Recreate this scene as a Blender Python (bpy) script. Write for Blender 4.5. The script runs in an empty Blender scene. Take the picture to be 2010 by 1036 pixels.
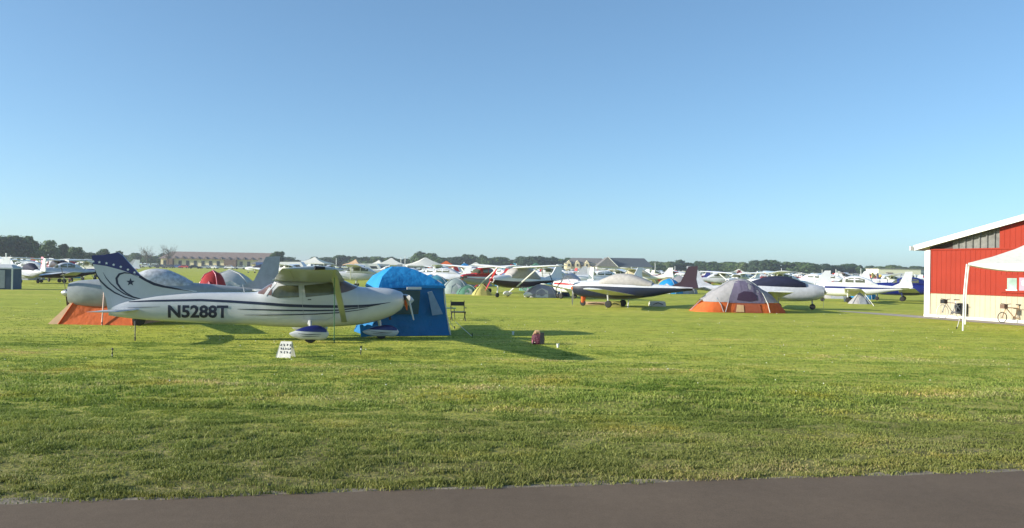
import bpy, bmesh, math, random
import numpy as np
from mathutils import Vector, Matrix
random.seed(7)
rng = np.random.default_rng(11)
SC = bpy.context.scene
COL = SC.collection
PI = math.pi
R = math.radians

# ------------------------------------------------------------------ camera
EYE = 1.95
FPX = 1600.0
ROLL = R(0.97)
TILT = math.atan(10 / FPX)
cth, sth, ca, sa = math.cos(ROLL), math.sin(ROLL), math.cos(TILT), math.sin(TILT)
cam = bpy.data.cameras.new('camera')
cam.sensor_width = 36.0
cam.lens = 36.0 * FPX / 2010.0
cam.clip_start = 0.05
cam.clip_end = 8000
camo = bpy.data.objects.new('camera', cam)
COL.objects.link(camo)
cx_, cy_ = Vector((cth, -sth * sa, sth * ca)), Vector((-sth, -cth * sa, cth * ca))
cz_ = cx_.cross(cy_)
M4 = Matrix((cx_, cy_, cz_)).transposed().to_4x4()
M4.translation = (0, 0, EYE)
camo.matrix_world = M4
SC.camera = camo

# ------------------------------------------------------------------ light
SUN = Vector((-2.75, -0.62, 0.95)).normalized()       # towards the sun
w = bpy.data.worlds.new('World')
SC.world = w
w.use_nodes = True
wn = w.node_tree.nodes
wn.clear()
sky = wn.new('ShaderNodeTexSky')
sky.sky_type = 'NISHITA'
sky.sun_disc = False
sky.sun_elevation = math.asin(SUN.z)
sky.sun_rotation = math.atan2(SUN.x, SUN.y)
sky.air_density = 0.75
sky.dust_density = 0.6
sky.ozone_density = 4.0
bg = wn.new('ShaderNodeBackground')
bg.inputs[1].default_value = 0.130
wo = wn.new('ShaderNodeOutputWorld')
gmn = wn.new('ShaderNodeGamma'); gmn.inputs[1].default_value = 0.80
tnt = wn.new('ShaderNodeVectorMath'); tnt.operation = 'MULTIPLY'; tnt.inputs[1].default_value = (0.915, 1.055, 1.05)
w.node_tree.links.new(sky.outputs[0], gmn.inputs[0]); w.node_tree.links.new(gmn.outputs[0], tnt.inputs[0])
w.node_tree.links.new(tnt.outputs[0], bg.inputs[0])
w.node_tree.links.new(bg.outputs[0], wo.inputs[0])
sl = bpy.data.lights.new('sun', 'SUN')
sl.energy = 4.3
sl.angle = R(0.6)
sl.color = (1.0, 0.93, 0.80)
so = bpy.data.objects.new('sun', sl)
COL.objects.link(so)
so.rotation_euler = (-SUN).to_track_quat('-Z', 'Y').to_euler()
so.location = (-60, -20, 40)
SC.view_settings.view_transform = 'Standard'
SC.view_settings.look = 'None'
SC.view_settings.exposure = 0.95
SC.view_settings.gamma = 1.0
SC.view_settings.use_curve_mapping = False
SC.cycles.volume_bounces = 0
SC.cycles.max_bounces = 6

# ------------------------------------------------------------------ pixel helpers (photo is 2010 x 1036)
def ray(px, py):
    u, v = (px - 1005) / FPX, (518 - py) / FPX
    a = u * cth - v * sth
    b = u * sth + v * cth
    return Vector((a, ca - b * sa, sa + b * ca))
def G(px, py, z=0.0):
    d = ray(px, py)
    t = (z - EYE) / d.z
    return Vector((0, 0, EYE)) + d * t
def at(px, py, Y):
    d = ray(px, py)
    return Vector((0, 0, EYE)) + d * (Y / d.y)
def onplane(px, py, o, n):
    d = ray(px, py)
    e = Vector((0, 0, EYE))
    return e + d * ((o - e).dot(n) / d.dot(n))
def yh(px):
    return 528 + (px - 1005) * math.tan(ROLL)
def gx(px, D):            # ground point at depth D seen at column px
    return Vector(((px - 1005) / FPX * D, D, 0))

# ------------------------------------------------------------------ materials
MATS = {}
def lk(nt, a, b): nt.links.new(a, b)
def mat(name, col, rough=0.5, metal=0.0, var=0.10, scale=6.0, bump=0.0, bscale=40.0, spec=0.5, coat=0.0, trans=0.0, coords='Object'):
    if name in MATS: return MATS[name]
    m = bpy.data.materials.new(name)
    m.use_nodes = True
    nt = m.node_tree
    p = nt.nodes['Principled BSDF']
    p.inputs['Roughness'].default_value = rough
    p.inputs['Metallic'].default_value = metal
    p.inputs['Specular IOR Level'].default_value = spec
    if coat: p.inputs['Coat Weight'].default_value = coat; p.inputs['Coat Roughness'].default_value = 0.06
    tc = nt.nodes.new('ShaderNodeTexCoord')
    nz = nt.nodes.new('ShaderNodeTexNoise')
    nz.inputs['Scale'].default_value = scale
    nz.inputs['Detail'].default_value = 5
    lk(nt, tc.outputs[coords], nz.inputs['Vector'])
    mp = nt.nodes.new('ShaderNodeMapRange')
    mp.inputs[1].default_value = 0.3; mp.inputs[2].default_value = 0.7
    mp.inputs[3].default_value = 1 - var; mp.inputs[4].default_value = 1 + var
    lk(nt, nz.outputs[0], mp.inputs[0])
    mx = nt.nodes.new('ShaderNodeVectorMath'); mx.operation = 'SCALE'
    mx.inputs[0].default_value = col[:3]
    lk(nt, mp.outputs[0], mx.inputs['Scale'])
    lk(nt, mx.outputs[0], p.inputs['Base Color'])
    if bump:
        n2 = nt.nodes.new('ShaderNodeTexNoise'); n2.inputs['Scale'].default_value = bscale; n2.inputs['Detail'].default_value = 4
        lk(nt, tc.outputs[coords], n2.inputs['Vector'])
        bp = nt.nodes.new('ShaderNodeBump'); bp.inputs['Strength'].default_value = bump; bp.inputs['Distance'].default_value = 0.07 if 'fabric' in name else 0.02
        lk(nt, n2.outputs[0], bp.inputs['Height']); lk(nt, bp.outputs[0], p.inputs['Normal'])
    if trans:
        tr = nt.nodes.new('ShaderNodeBsdfTranslucent'); lk(nt, mx.outputs[0], tr.inputs[0])
        ms = nt.nodes.new('ShaderNodeMixShader'); ms.inputs[0].default_value = trans
        lk(nt, p.outputs[0], ms.inputs[1]); lk(nt, tr.outputs[0], ms.inputs[2])
        lk(nt, ms.outputs[0], nt.nodes['Material Output'].inputs[0])
    MATS[name] = m
    return m

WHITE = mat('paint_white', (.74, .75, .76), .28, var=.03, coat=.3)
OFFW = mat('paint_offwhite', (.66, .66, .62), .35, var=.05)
HWING = mat('aircraft_wing_white_shaded', (.32, .37, .40), .3, var=.03, coat=.2)  # white wing paint, underside shade painted in as a darker, bluer tone
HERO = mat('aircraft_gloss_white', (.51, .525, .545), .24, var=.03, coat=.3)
NAVY = mat('paint_navy', (.008, .014, .13), .3, coat=.3)
DKNAVY = mat('decal_navy', (.01, .014, .04), .35)
GLASS = mat('window_tinted', (.09, .095, .05), .14, var=.4, scale=2.5, spec=.7)
SHIELD = mat('windscreen_acrylic', (.16, .10, .085), .08, var=.35, scale=3, spec=.7)
BLACK = mat('black_satin', (.012, .012, .014), .5)
RUBBER = mat('rubber', (.02, .02, .02), .85)
STEEL = mat('steel_grey', (.42, .43, .45), .35, metal=.7)
ALU = mat('aluminium', (.6, .61, .63), .3, metal=.85, var=.08)
GREYP = mat('paint_grey', (.32, .34, .37), .4)
LGREY = mat('paint_lightgrey', (.52, .54, .58), .35)
SILV = mat('silver_shade', (.42, .44, .47), .6, var=.35, scale=9)
CVGREY = mat('cover_grey', (.38, .36, .34), .8, var=.12, bump=.5, bscale=8)
CVTAN = mat('cover_tan', (.50, .44, .33), .8, var=.12, bump=.5, bscale=8)
CVNAVY = mat('cover_navy', (.008, .011, .04), .8, var=.25, bump=.6, bscale=8)
MAROON = mat('paint_maroon', (.022, .006, .016), .35)
RED = mat('paint_red', (.45, .025, .03), .35)
PINK = mat('paint_pink', (.70, .25, .32), .4)
ORANGE = mat('fabric_orange', (.72, .15, .03), .8, trans=.3, bump=.4, bscale=7)
GREYF = mat('fabric_grey', (.38, .37, .385), .8, trans=.2, bump=.4, bscale=7)
PURPF = mat('fabric_purple_grey', (.14, .12, .19), .8, trans=.1, bump=.4, bscale=7)
WHITEF = mat('fabric_white', (.76, .75, .70), .8, trans=.2, var=.05, bump=.3, bscale=6)
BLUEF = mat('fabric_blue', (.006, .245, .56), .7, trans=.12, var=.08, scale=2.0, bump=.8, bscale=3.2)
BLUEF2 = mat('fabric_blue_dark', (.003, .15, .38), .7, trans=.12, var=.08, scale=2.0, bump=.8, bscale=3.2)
YELF = mat('fabric_yellow', (.55, .50, .16), .8, trans=.25)
GREENF = mat('fabric_green', (.08, .22, .15), .8, trans=.2)
TEALF = mat('fabric_teal', (.08, .32, .42), .8, trans=.2)
SILF = mat('fabric_silver_green', (.28, .34, .33), .7, trans=.1)
TAN = mat('tan_cloth', (.55, .36, .20), .8)
CREAM = mat('wall_cream', (.72, .62, .40), .8)
ROOFG = mat('roof_shingle_grey', (.17, .16, .15), .9, var=.2, scale=1.5)
ROOFB = mat('roof_shingle_brown', (.20, .15, .13), .9, var=.2, scale=1.5)
ROOFD = mat('roof_slate_dark', (.05, .065, .08), .8, var=.2, scale=1.5)
DWIN = mat('window_dark', (.03, .035, .045), .15)
BRICK = mat('wall_brown', (.16, .10, .07), .9)
BARNRED = mat('barn_red_metal', (.27, .033, .018), .8, spec=.15, var=.07, scale=1.2)
BARNCREAM = mat('barn_cream_metal', (.42, .37, .26), .5, var=.07, scale=1.2)
TRIM = mat('barn_white_trim', (.70, .69, .65), .5, var=.04)
SLAT = mat('corrugated_grey_panel', (.13, .13, .12), .6, var=.3, scale=5)
EAVESHADOW = mat('eave_shadow_dark', (.05, .03, .025), .8)
ROPE = mat('rope_pale', (.55, .50, .42), .9)
BARK = mat('bark', (.09, .07, .055), .9, var=.3)
CONC = mat('gravel', (.33, .30, .25), .95, var=.18, scale=3, bump=.6, coords='Object')
CARS = [mat('car_paint_white', (.70, .70, .72), .3), mat('car_paint_silver', (.42, .44, .46), .3, metal=.5),
        mat('car_paint_dark', (.03, .035, .05), .3), mat('car_paint_red', (.35, .03, .03), .3), mat('car_paint_blue', (.05, .10, .28), .3)]

def leafmat(name, col, var=.35):
    m = mat(name, col, .75, var=var, scale=.9, trans=.35, spec=.2)
    return m
LEAFS = [leafmat('foliage_deep', (.060, .108, .036)), leafmat('foliage_mid', (.085, .140, .044)), leafmat('foliage_pale', (.125, .175, .065)), leafmat('foliage_blue', (.052, .088, .044))]
LEAFDRY = leafmat('foliage_sparse', (.15, .14, .11))

# ------------------------------------------------------------------ mesh builder
class MB:
    def __init__(s): s.v, s.f, s.mi = [], [], []; s.cur = 0
    def add(s, vs, fs):
        b = len(s.v); s.v += [tuple(v) for v in vs]
        for f in fs: s.f.append(tuple(b + i for i in f)); s.mi.append(s.cur)
        return s
    def box(s, c, d, M=None):
        x, y, z = d[0] / 2, d[1] / 2, d[2] / 2
        vs = [Vector((i, j, k)) for k in (-z, z) for j in (-y, y) for i in (-x, x)]
        if M is not None: vs = [M @ v for v in vs]
        vs = [v + Vector(c) for v in vs]
        return s.add(vs, [(0, 2, 3, 1), (4, 5, 7, 6), (0, 1, 5, 4), (2, 6, 7, 3), (0, 4, 6, 2), (1, 3, 7, 5)])
    def loft(s, rings, cap=True, closed=True):
        n = len(rings[0]); vs = [p for r in rings for p in r]; fs = []
        for i in range(len(rings) - 1):
            for j in range(n if closed else n - 1):
                k = (j + 1) % n
                fs.append((i * n + j, i * n + k, (i + 1) * n + k, (i + 1) * n + j))
        if cap and closed:
            fs.append(tuple(reversed(range(n)))); fs.append(tuple((len(rings) - 1) * n + j for j in range(n)))
        return s.add(vs, fs)
    def tube(s, pts, r, seg=8):
        pts = [Vector(p) for p in pts]
        if not isinstance(r, (list, tuple)): r = [r] * len(pts)
        rings = []
        for i, p in enumerate(pts):
            d = (pts[min(i + 1, len(pts) - 1)] - pts[max(i - 1, 0)]).normalized()
            a = d.cross(Vector((0, 0, 1)) if abs(d.z) < .9 else Vector((1, 0, 0))).normalized(); b = d.cross(a)
            rings.append([p + (a * math.cos(t) + b * math.sin(t)) * r[i] for t in [2 * PI * k / seg for k in range(seg)]])
        return s.loft(rings)
    def prism(s, poly, f0, f1):    # poly list of 2-D points, f0/f1 map a 2-D point to 3-D on each face
        n = len(poly)
        return s.add([f0(p) for p in poly] + [f1(p) for p in poly],
                     [tuple(range(n)), tuple(reversed(range(n, 2 * n)))] + [((i + 1) % n, i, n + i, n + (i + 1) % n) for i in range(n)])
    def disc_wheel(s, c, r, wd, seg=20, axis='Y'):
        prof = [(-.5, .0), (-.5, .75), (-.42, .93), (-.2, 1), (.2, 1), (.42, .93), (.5, .75), (.5, .0)]
        rings = []
        for a, q in prof:
            q = max(q, .02)
            if axis == 'Y': rings.append([(c[0] + r * q * math.cos(t), c[1] + a * wd, c[2] + r * q * math.sin(t)) for t in [2 * PI * k / seg for k in range(seg)]])
            else: rings.append([(c[0] + a * wd, c[1] + r * q * math.cos(t), c[2] + r * q * math.sin(t)) for t in [2 * PI * k / seg for k in range(seg)]])
        return s.loft(rings)
    def build(s, name, m, parent=None, smooth=30):
        me = bpy.data.meshes.new(name)
        me.from_pydata(s.v, [], s.f)
        ms = m if isinstance(m, (list, tuple)) else [m]
        for x in ms: me.materials.append(x)
        if len(ms) > 1: me.polygons.foreach_set('material_index', s.mi)
        bm = bmesh.new(); bm.from_mesh(me); bmesh.ops.recalc_face_normals(bm, faces=bm.faces); bm.to_mesh(me); bm.free()
        if smooth:
            me.polygons.foreach_set('use_smooth', [True] * len(me.polygons))
            me.set_sharp_from_angle(angle=R(smooth))
        me.update()
        o = bpy.data.objects.new(name, me)
        COL.objects.link(o)
        if parent is not None: o.parent = parent
        return o

def empty(name, loc, rz=0, **k):
    o = bpy.data.objects.new(name, None); COL.objects.link(o)
    o.empty_display_size = .2
    o.location = loc; o.rotation_euler = (0, 0, rz)
    return tag(o, **k)
def tag(o, label=None, cat=None, group=None, kind=None):
    if label: o['label'] = label
    if cat: o['category'] = cat
    if group: o['group'] = group
    if kind: o['kind'] = kind
    return o
def copy_tree(o, parent=None):
    c = o.copy(); COL.objects.link(c)
    if parent is not None: c.parent = parent
    for ch in list(o.children): copy_tree(ch, c)
    return c

# ------------------------------------------------------------------ superellipse fuselage helpers
def interp(st, x):
    st = sorted(st)
    if x <= st[0][0]: return st[0][1:]
    if x >= st[-1][0]: return st[-1][1:]
    for a, b in zip(st, st[1:]):
        if a[0] <= x <= b[0]:
            t = (x - a[0]) / (b[0] - a[0] + 1e-9)
            return tuple(p + (q - p) * t for p, q in zip(a[1:], b[1:]))
def sect(st, x, a):
    zt, zb, wd, n = interp(st, x)
    c, s_ = math.cos(a), math.sin(a)
    zc, h = (zt + zb) / 2, (zt - zb) / 2
    return Vector((x, wd * math.copysign(abs(c) ** (2 / n), c), zc + h * math.copysign(abs(s_) ** (2 / n), s_)))
def body(st, seg=28, xs=None):
    mb = MB()
    xs = xs or sorted(s[0] for s in st)
    mb.loft([[sect(st, x, 2 * PI * (k + .5) / seg) for k in range(seg)] for x in xs])
    return mb
def side_y(st, x, z):
    zt, zb, wd, n = interp(st, x)
    zc, h = (zt + zb) / 2, (zt - zb) / 2
    t = min(abs((z - zc) / max(h, 1e-4)), .97)
    return wd * (1 - t ** n) ** (1 / n)
def ang_of(st, x, z):
    zt, zb, wd, n = interp(st, x)
    zc, h = (zt + zb) / 2, (zt - zb) / 2
    t = max(-1, min(1, (z - zc) / max(h, 1e-4)))
    return math.asin(math.copysign(abs(t) ** (n / 2), t))
def wrap_patch(st, x0, x1, zlo, off=.006, nx=8, na=14):   # patch over the top, down to height zlo(x) on both sides
    rings = []
    for i in range(nx + 1):
        x = x0 + (x1 - x0) * i / nx
        a0 = ang_of(st, x, zlo(x))
        zt, zb, wd, n = interp(st, x); c = Vector((x, 0, (zt + zb) / 2))
        ring = []
        for k in range(na + 1):
            p = sect(st, x, a0 + (PI - 2 * a0) * k / na)
            d = (p - c); ring.append(p + d.normalized() * off)
        rings.append(ring)
    return MB().loft(rings, cap=False, closed=False)
def under_patch(st, xs, zhi, off=.006, na=14):
    rings = []
    for x in xs:
        a0 = ang_of(st, x, zhi(x))
        zt, zb, wd, n = interp(st, x); c = Vector((x, 0, (zt + zb) / 2))
        rings.append([(lambda p: p + (p - c).normalized() * off)(sect(st, x, a0 - (PI + 2 * a0) * k / na)) for k in range(na + 1)])
    return MB().loft(rings, cap=False, closed=False)
def resample(st, n):
    xs = sorted(s[0] for s in st); a, b = xs[0], xs[-1]
    return sorted(set([round(x, 5) for x in xs] + [round(a + (b - a) * i / n, 5) for i in range(n + 1)]))
def smooth_st(st, n=40):
    """Catmull-like smoothing of the stations, so the skin has no kinks"""
    st = sorted(st); out = []
    xs = [s[0] for s in st]
    m = []
    for i in range(len(st)):
        a, b = max(i - 1, 0), min(i + 1, len(st) - 1)
        m.append([(st[b][k] - st[a][k]) / (st[b][0] - st[a][0] + 1e-9) for k in range(1, 5)])
    for i in range(n + 1):
        x = xs[0] + (xs[-1] - xs[0]) * i / n
        j = max([q for q in range(len(xs) - 1) if xs[q] <= x + 1e-9])
        h = xs[j + 1] - xs[j]; t = (x - xs[j]) / h
        h00, h10, h01, h11 = 2*t**3-3*t*t+1, t**3-2*t*t+t, -2*t**3+3*t*t, t**3-t*t
        out.append((x,) + tuple(h00*st[j][k+1] + h10*h*m[j][k]*.8 + h01*st[j+1][k+1] + h11*h*m[j+1][k]*.8 for k in range(4)))
    return out
AF = [(1, .0), (.75, .045), (.5, .075), (.28, .085), (.12, .065), (.03, .035), (0, 0), (.03, -.022), (.12, -.033), (.4, -.035), (.75, -.02)]
def wing_half(xr, cr, xt, ct, y0, y1, z0, z1, sgn, tk=1.0, n=6):
    """xr/xt leading edge x at root/tip; chords aft; sgn -1 starboard +1 port"""
    rings = []
    ts = [i / n for i in range(n)] + [.985, 1.0]
    for t in ts:
        sh = 1.0 if t < .98 else (.8 if t < 1 else .45)
        xl = xr + (xt - xr) * t; c = cr + (ct - cr) * t; y = y0 + (y1 - y0) * t; z = z0 + (z1 - z0) * t
        rings.append([(xl - c * (.5 + (a - .5) * (sh * .1 + .9)), sgn * y, z + b * c * tk * sh) for a, b in AF])
    return MB().loft(rings)

# decals lying on a skin -------------------------------------------------
def decal(name, polys, surf, side, m, parent, off=.006, step=.04, bm=None, xform=None):
    own = bm is None
    if own:
        bm = bmesh.new()
        for p in polys:
            vs = [bm.verts.new((x, 0, z)) for x, z in p]
            try: bm.faces.new(vs)
            except ValueError: pass
    bm.normal_update(); bmesh.ops.triangulate(bm, faces=bm.faces)
    if xform:
        for v in bm.verts: v.co = xform(v.co)
    xs = [v.co.x for v in bm.verts]; zs = [v.co.z for v in bm.verts]
    k = math.floor(min(zs) / step) * step
    while k < max(zs):
        bmesh.ops.bisect_plane(bm, geom=bm.verts[:] + bm.edges[:] + bm.faces[:], plane_co=(0, 0, k), plane_no=(0, 0, 1)); k += step
    k = math.floor(min(xs) / (step * 4)) * step * 4
    while k < max(xs):
        bmesh.ops.bisect_plane(bm, geom=bm.verts[:] + bm.edges[:] + bm.faces[:], plane_co=(k, 0, 0), plane_no=(1, 0, 0)); k += step * 4
    for v in bm.verts: v.co.y = side * (surf(v.co.x, v.co.z) + off)
    me = bpy.data.meshes.new(name); bm.to_mesh(me); bm.free()
    me.materials.append(m)
    o = bpy.data.objects.new(name, me); COL.objects.link(o); o.parent = parent
    return o
def ribbon(pts, wds):
    """polyline with widths -> list of quads in the (x,z) plane"""
    L_, R_ = [], []
    for i, p in enumerate(pts):
        a, b = Vector(pts[max(i - 1, 0)]), Vector(pts[min(i + 1, len(pts) - 1)])
        d = (b - a).normalized(); n = Vector((-d.y, d.x)); wd = wds[i] if isinstance(wds, (list, tuple)) else wds
        p = Vector(p); L_.append(p + n * wd / 2); R_.append(p - n * wd / 2)
    return [[tuple(R_[i]), tuple(R_[i + 1]), tuple(L_[i + 1]), tuple(L_[i])] for i in range(len(pts) - 1)]
def text_bm(s, size, bold=.0):
    cu = bpy.data.curves.new('t', 'FONT'); cu.body = s; cu.size = size; cu.offset = bold; cu.resolution_u = 3
    ob = bpy.data.objects.new('t', cu)
    me = bpy.data.meshes.new_from_object(ob)
    bm = bmesh.new(); bm.from_mesh(me)
    bpy.data.objects.remove(ob); bpy.data.curves.remove(cu); bpy.data.meshes.remove(me)
    for v in bm.verts: v.co = Vector((v.co.x, 0, v.co.y))
    return bm

# ================================================================== SETTING
def node_ground():
    m = bpy.data.materials.new('lawn_ground'); m.use_nodes = True; nt = m.node_tree; p = nt.nodes['Principled BSDF']
    p.inputs['Roughness'].default_value = .9; p.inputs['Specular IOR Level'].default_value = .15
    tc = nt.nodes.new('ShaderNodeTexCoord')
    def noise(sc, det=4, stretch=None):
        n = nt.nodes.new('ShaderNodeTexNoise'); n.inputs['Scale'].default_value = sc; n.inputs['Detail'].default_value = det
        if stretch:
            mp = nt.nodes.new('ShaderNodeMapping'); mp.inputs['Scale'].default_value = stretch; lk(nt, tc.outputs['Object'], mp.inputs[0]); lk(nt, mp.outputs[0], n.inputs[0])
        else: lk(nt, tc.outputs['Object'], n.inputs['Vector'])
        return n
    def ramp(src, stops):
        r = nt.nodes.new('ShaderNodeValToRGB'); e = r.color_ramp.elements
        e[0].position, e[0].color = stops[0][0], (*stops[0][1], 1); e[1].position, e[1].color = stops[-1][0], (*stops[-1][1], 1)
        for a, c in stops[1:-1]:
            x = e.new(a); x.color = (*c, 1)
        lk(nt, src, r.inputs[0]); return r
    def mix(a, b, f, bt='MIX'):
        x = nt.nodes.new('ShaderNodeMix'); x.data_type = 'RGBA'; x.blend_type = bt
        if isinstance(f, float): x.inputs[0].default_value = f
        else: lk(nt, f, x.inputs[0])
        lk(nt, a, x.inputs[6]); lk(nt, b, x.inputs[7]); return x.outputs[2]
    n1 = noise(.22, 5, (.5, 1.6, 1)); n2 = noise(2.3, 6, (.8, 1.3, 1)); n3 = noise(14, 6)
    c1 = ramp(n1.outputs[0], [(.3, (.33, .38, .045)), (.5, (.42, .445, .06)), (.7, (.50, .48, .09))])
    c2 = ramp(n2.outputs[0], [(.30, (.62, .66, .6)), (.55, (1, 1, 1)), (.75, (1.15, 1.12, 1.05))])
    c3 = ramp(n3.outputs[0], [(.30, (.6, .62, .55)), (.55, (1, 1, 1)), (.75, (1.2, 1.15, 1.1))])
    o = mix(c1.outputs[0], c2.outputs[0], 1.0, 'MULTIPLY'); o = mix(o, c3.outputs[0], .8, 'MULTIPLY')
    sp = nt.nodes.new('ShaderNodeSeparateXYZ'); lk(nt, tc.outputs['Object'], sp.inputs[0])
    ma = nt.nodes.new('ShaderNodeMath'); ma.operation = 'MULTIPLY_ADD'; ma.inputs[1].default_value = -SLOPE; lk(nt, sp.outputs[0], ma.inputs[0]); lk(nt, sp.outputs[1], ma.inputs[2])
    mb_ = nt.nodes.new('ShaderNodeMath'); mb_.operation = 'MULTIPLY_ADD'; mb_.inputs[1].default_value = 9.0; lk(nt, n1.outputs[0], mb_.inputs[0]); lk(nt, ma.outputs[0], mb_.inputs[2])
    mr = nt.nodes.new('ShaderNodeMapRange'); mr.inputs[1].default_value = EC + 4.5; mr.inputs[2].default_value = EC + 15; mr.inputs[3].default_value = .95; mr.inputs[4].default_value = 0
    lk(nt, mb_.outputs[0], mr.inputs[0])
    th = ramp(n2.outputs[0], [(.3, (.10, .08, .035)), (.5, (.15, .14, .045)), (.7, (.26, .21, .10))])  # straw-brown thatch near the road, darkened to carry the foreground shade
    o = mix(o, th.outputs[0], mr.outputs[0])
    lk(nt, o, p.inputs['Base Color'])
    bp = nt.nodes.new('ShaderNodeBump'); bp.inputs['Strength'].default_value = .6; bp.inputs['Distance'].default_value = .05
    lk(nt, n3.outputs[0], bp.inputs['Height']); lk(nt, bp.outputs[0], p.inputs['Normal'])
    return m
E0, E1 = G(0, 990), G(2010, 925)
SLOPE = (E1.y - E0.y) / (E1.x - E0.x); EC = E0.y - E0.x * SLOPE
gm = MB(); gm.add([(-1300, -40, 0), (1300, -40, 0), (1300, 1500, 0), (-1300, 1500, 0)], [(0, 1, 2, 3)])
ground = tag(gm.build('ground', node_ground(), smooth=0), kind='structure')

# road edge line
E0, E1 = G(0, 990), G(2010, 925)
ed = (E1 - E0).normalized(); en = Vector((ed.y, -ed.x, 0))     # en points towards the camera
def edge_y(x): return E0.y + (x - E0.x) * ed.y / ed.x
def road_mat():
    m = bpy.data.materials.new('asphalt'); m.use_nodes = True; nt = m.node_tree; p = nt.nodes['Principled BSDF']
    p.inputs['Roughness'].default_value = .85; p.inputs['Specular IOR Level'].default_value = .25
    tc = nt.nodes.new('ShaderNodeTexCoord')
    def nz(s, d=4):
        n = nt.nodes.new('ShaderNodeTexNoise'); n.inputs['Scale'].default_value = s; n.inputs['Detail'].default_value = d; lk(nt, tc.outputs['Object'], n.inputs['Vector']); return n
    a, b, c = nz(.8), nz(130, 3), nz(9)
    def mr(src, lo, hi, f=.3, t=.7):
        x = nt.nodes.new('ShaderNodeMapRange'); x.inputs[1].default_value = f; x.inputs[2].default_value = t; x.inputs[3].default_value = lo; x.inputs[4].default_value = hi; lk(nt, src, x.inputs[0]); return x.outputs[0]
    mu = nt.nodes.new('ShaderNodeMath'); mu.operation = 'MULTIPLY'; lk(nt, mr(a.outputs[0], .9, 1.1), mu.inputs[0]); lk(nt, mr(b.outputs[0], .78, 1.25), mu.inputs[1])
    m2 = nt.nodes.new('ShaderNodeMath'); m2.operation = 'MULTIPLY'; lk(nt, mu.outputs[0], m2.inputs[0]); lk(nt, mr(c.outputs[0], .94, 1.06), m2.inputs[1])
    v = nt.nodes.new('ShaderNodeVectorMath'); v.operation = 'SCALE'; v.inputs[0].default_value = (.128, .093, .063); lk(nt, m2.outputs[0], v.inputs['Scale'])
    lk(nt, v.outputs[0], p.inputs['Base Color'])
    bp = nt.nodes.new('ShaderNodeBump'); bp.inputs['Strength'].default_value = .35; bp.inputs['Distance'].default_value = .006
    lk(nt, b.outputs[0], bp.inputs['Height']); lk(nt, bp.outputs[0], p.inputs['Normal'])
    return m
def wob(t): return .05 * math.sin(t * 1.7) + .035 * math.sin(t * 4.9 + 1) + .02 * math.sin(t * 11.3)
rm = MB(); n = 240
top, bot, ver = [], [], []
for i in range(n + 1):
    t = -40 + 90 * i / n; p = E0 + ed * t
    top.append(p + en * (wob(t) * .5 + .02) + Vector((0, 0, .012))); bot.append(p + en * 6.2 + Vector((0, 0, .012))); ver.append(p - en * (.10 + wob(t * 1.3 + 5)) + Vector((0, 0, .006)))
rm.add(top + bot, [(i, i + n + 1, i + n + 2, i + 1) for i in range(n)])
tag(rm.build('road', road_mat(), smooth=0), kind='structure')
vm = MB(); vm.add(ver + [q + en * .3 - Vector((0, 0, .006)) for q in top], [(i, i + n + 1, i + n + 2, i + 1) for i in range(n)])
tag(vm.build('road_verge', mat('verge_soil', (.20, .165, .12), .95, var=.3, scale=8, bump=.6), smooth=0), kind='structure')
# gravel path at the foot of the barn
B0, B1 = G(1815, 621), Vector((22.0, 34.6, 0))
bw = (B1 - B0); bw.z = 0; bw.normalize(); bn = Vector((bw.y, -bw.x, 0))
if bn.x < 0: bn = -bn                                          # bn points into the barn
pm = MB()
a0 = B0 - bw * 14 - bn * 1.7
pts = [B0 - bw * 5 - bn * .7, B0 - bw * 2 - bn * 1.3, B0 + bw * 3 - bn * 1.75, B0 + bw * 22 - bn * 1.9, B0 + bw * 22 + bn * .3, B0 - bw * 2 + bn * .3, B0 - bw * 5 - bn * .2]
pm.add([p + Vector((0, 0, .008)) for p in pts], [tuple(range(len(pts)))])
tag(pm.build('path', CONC, smooth=0), kind='structure')

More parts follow.
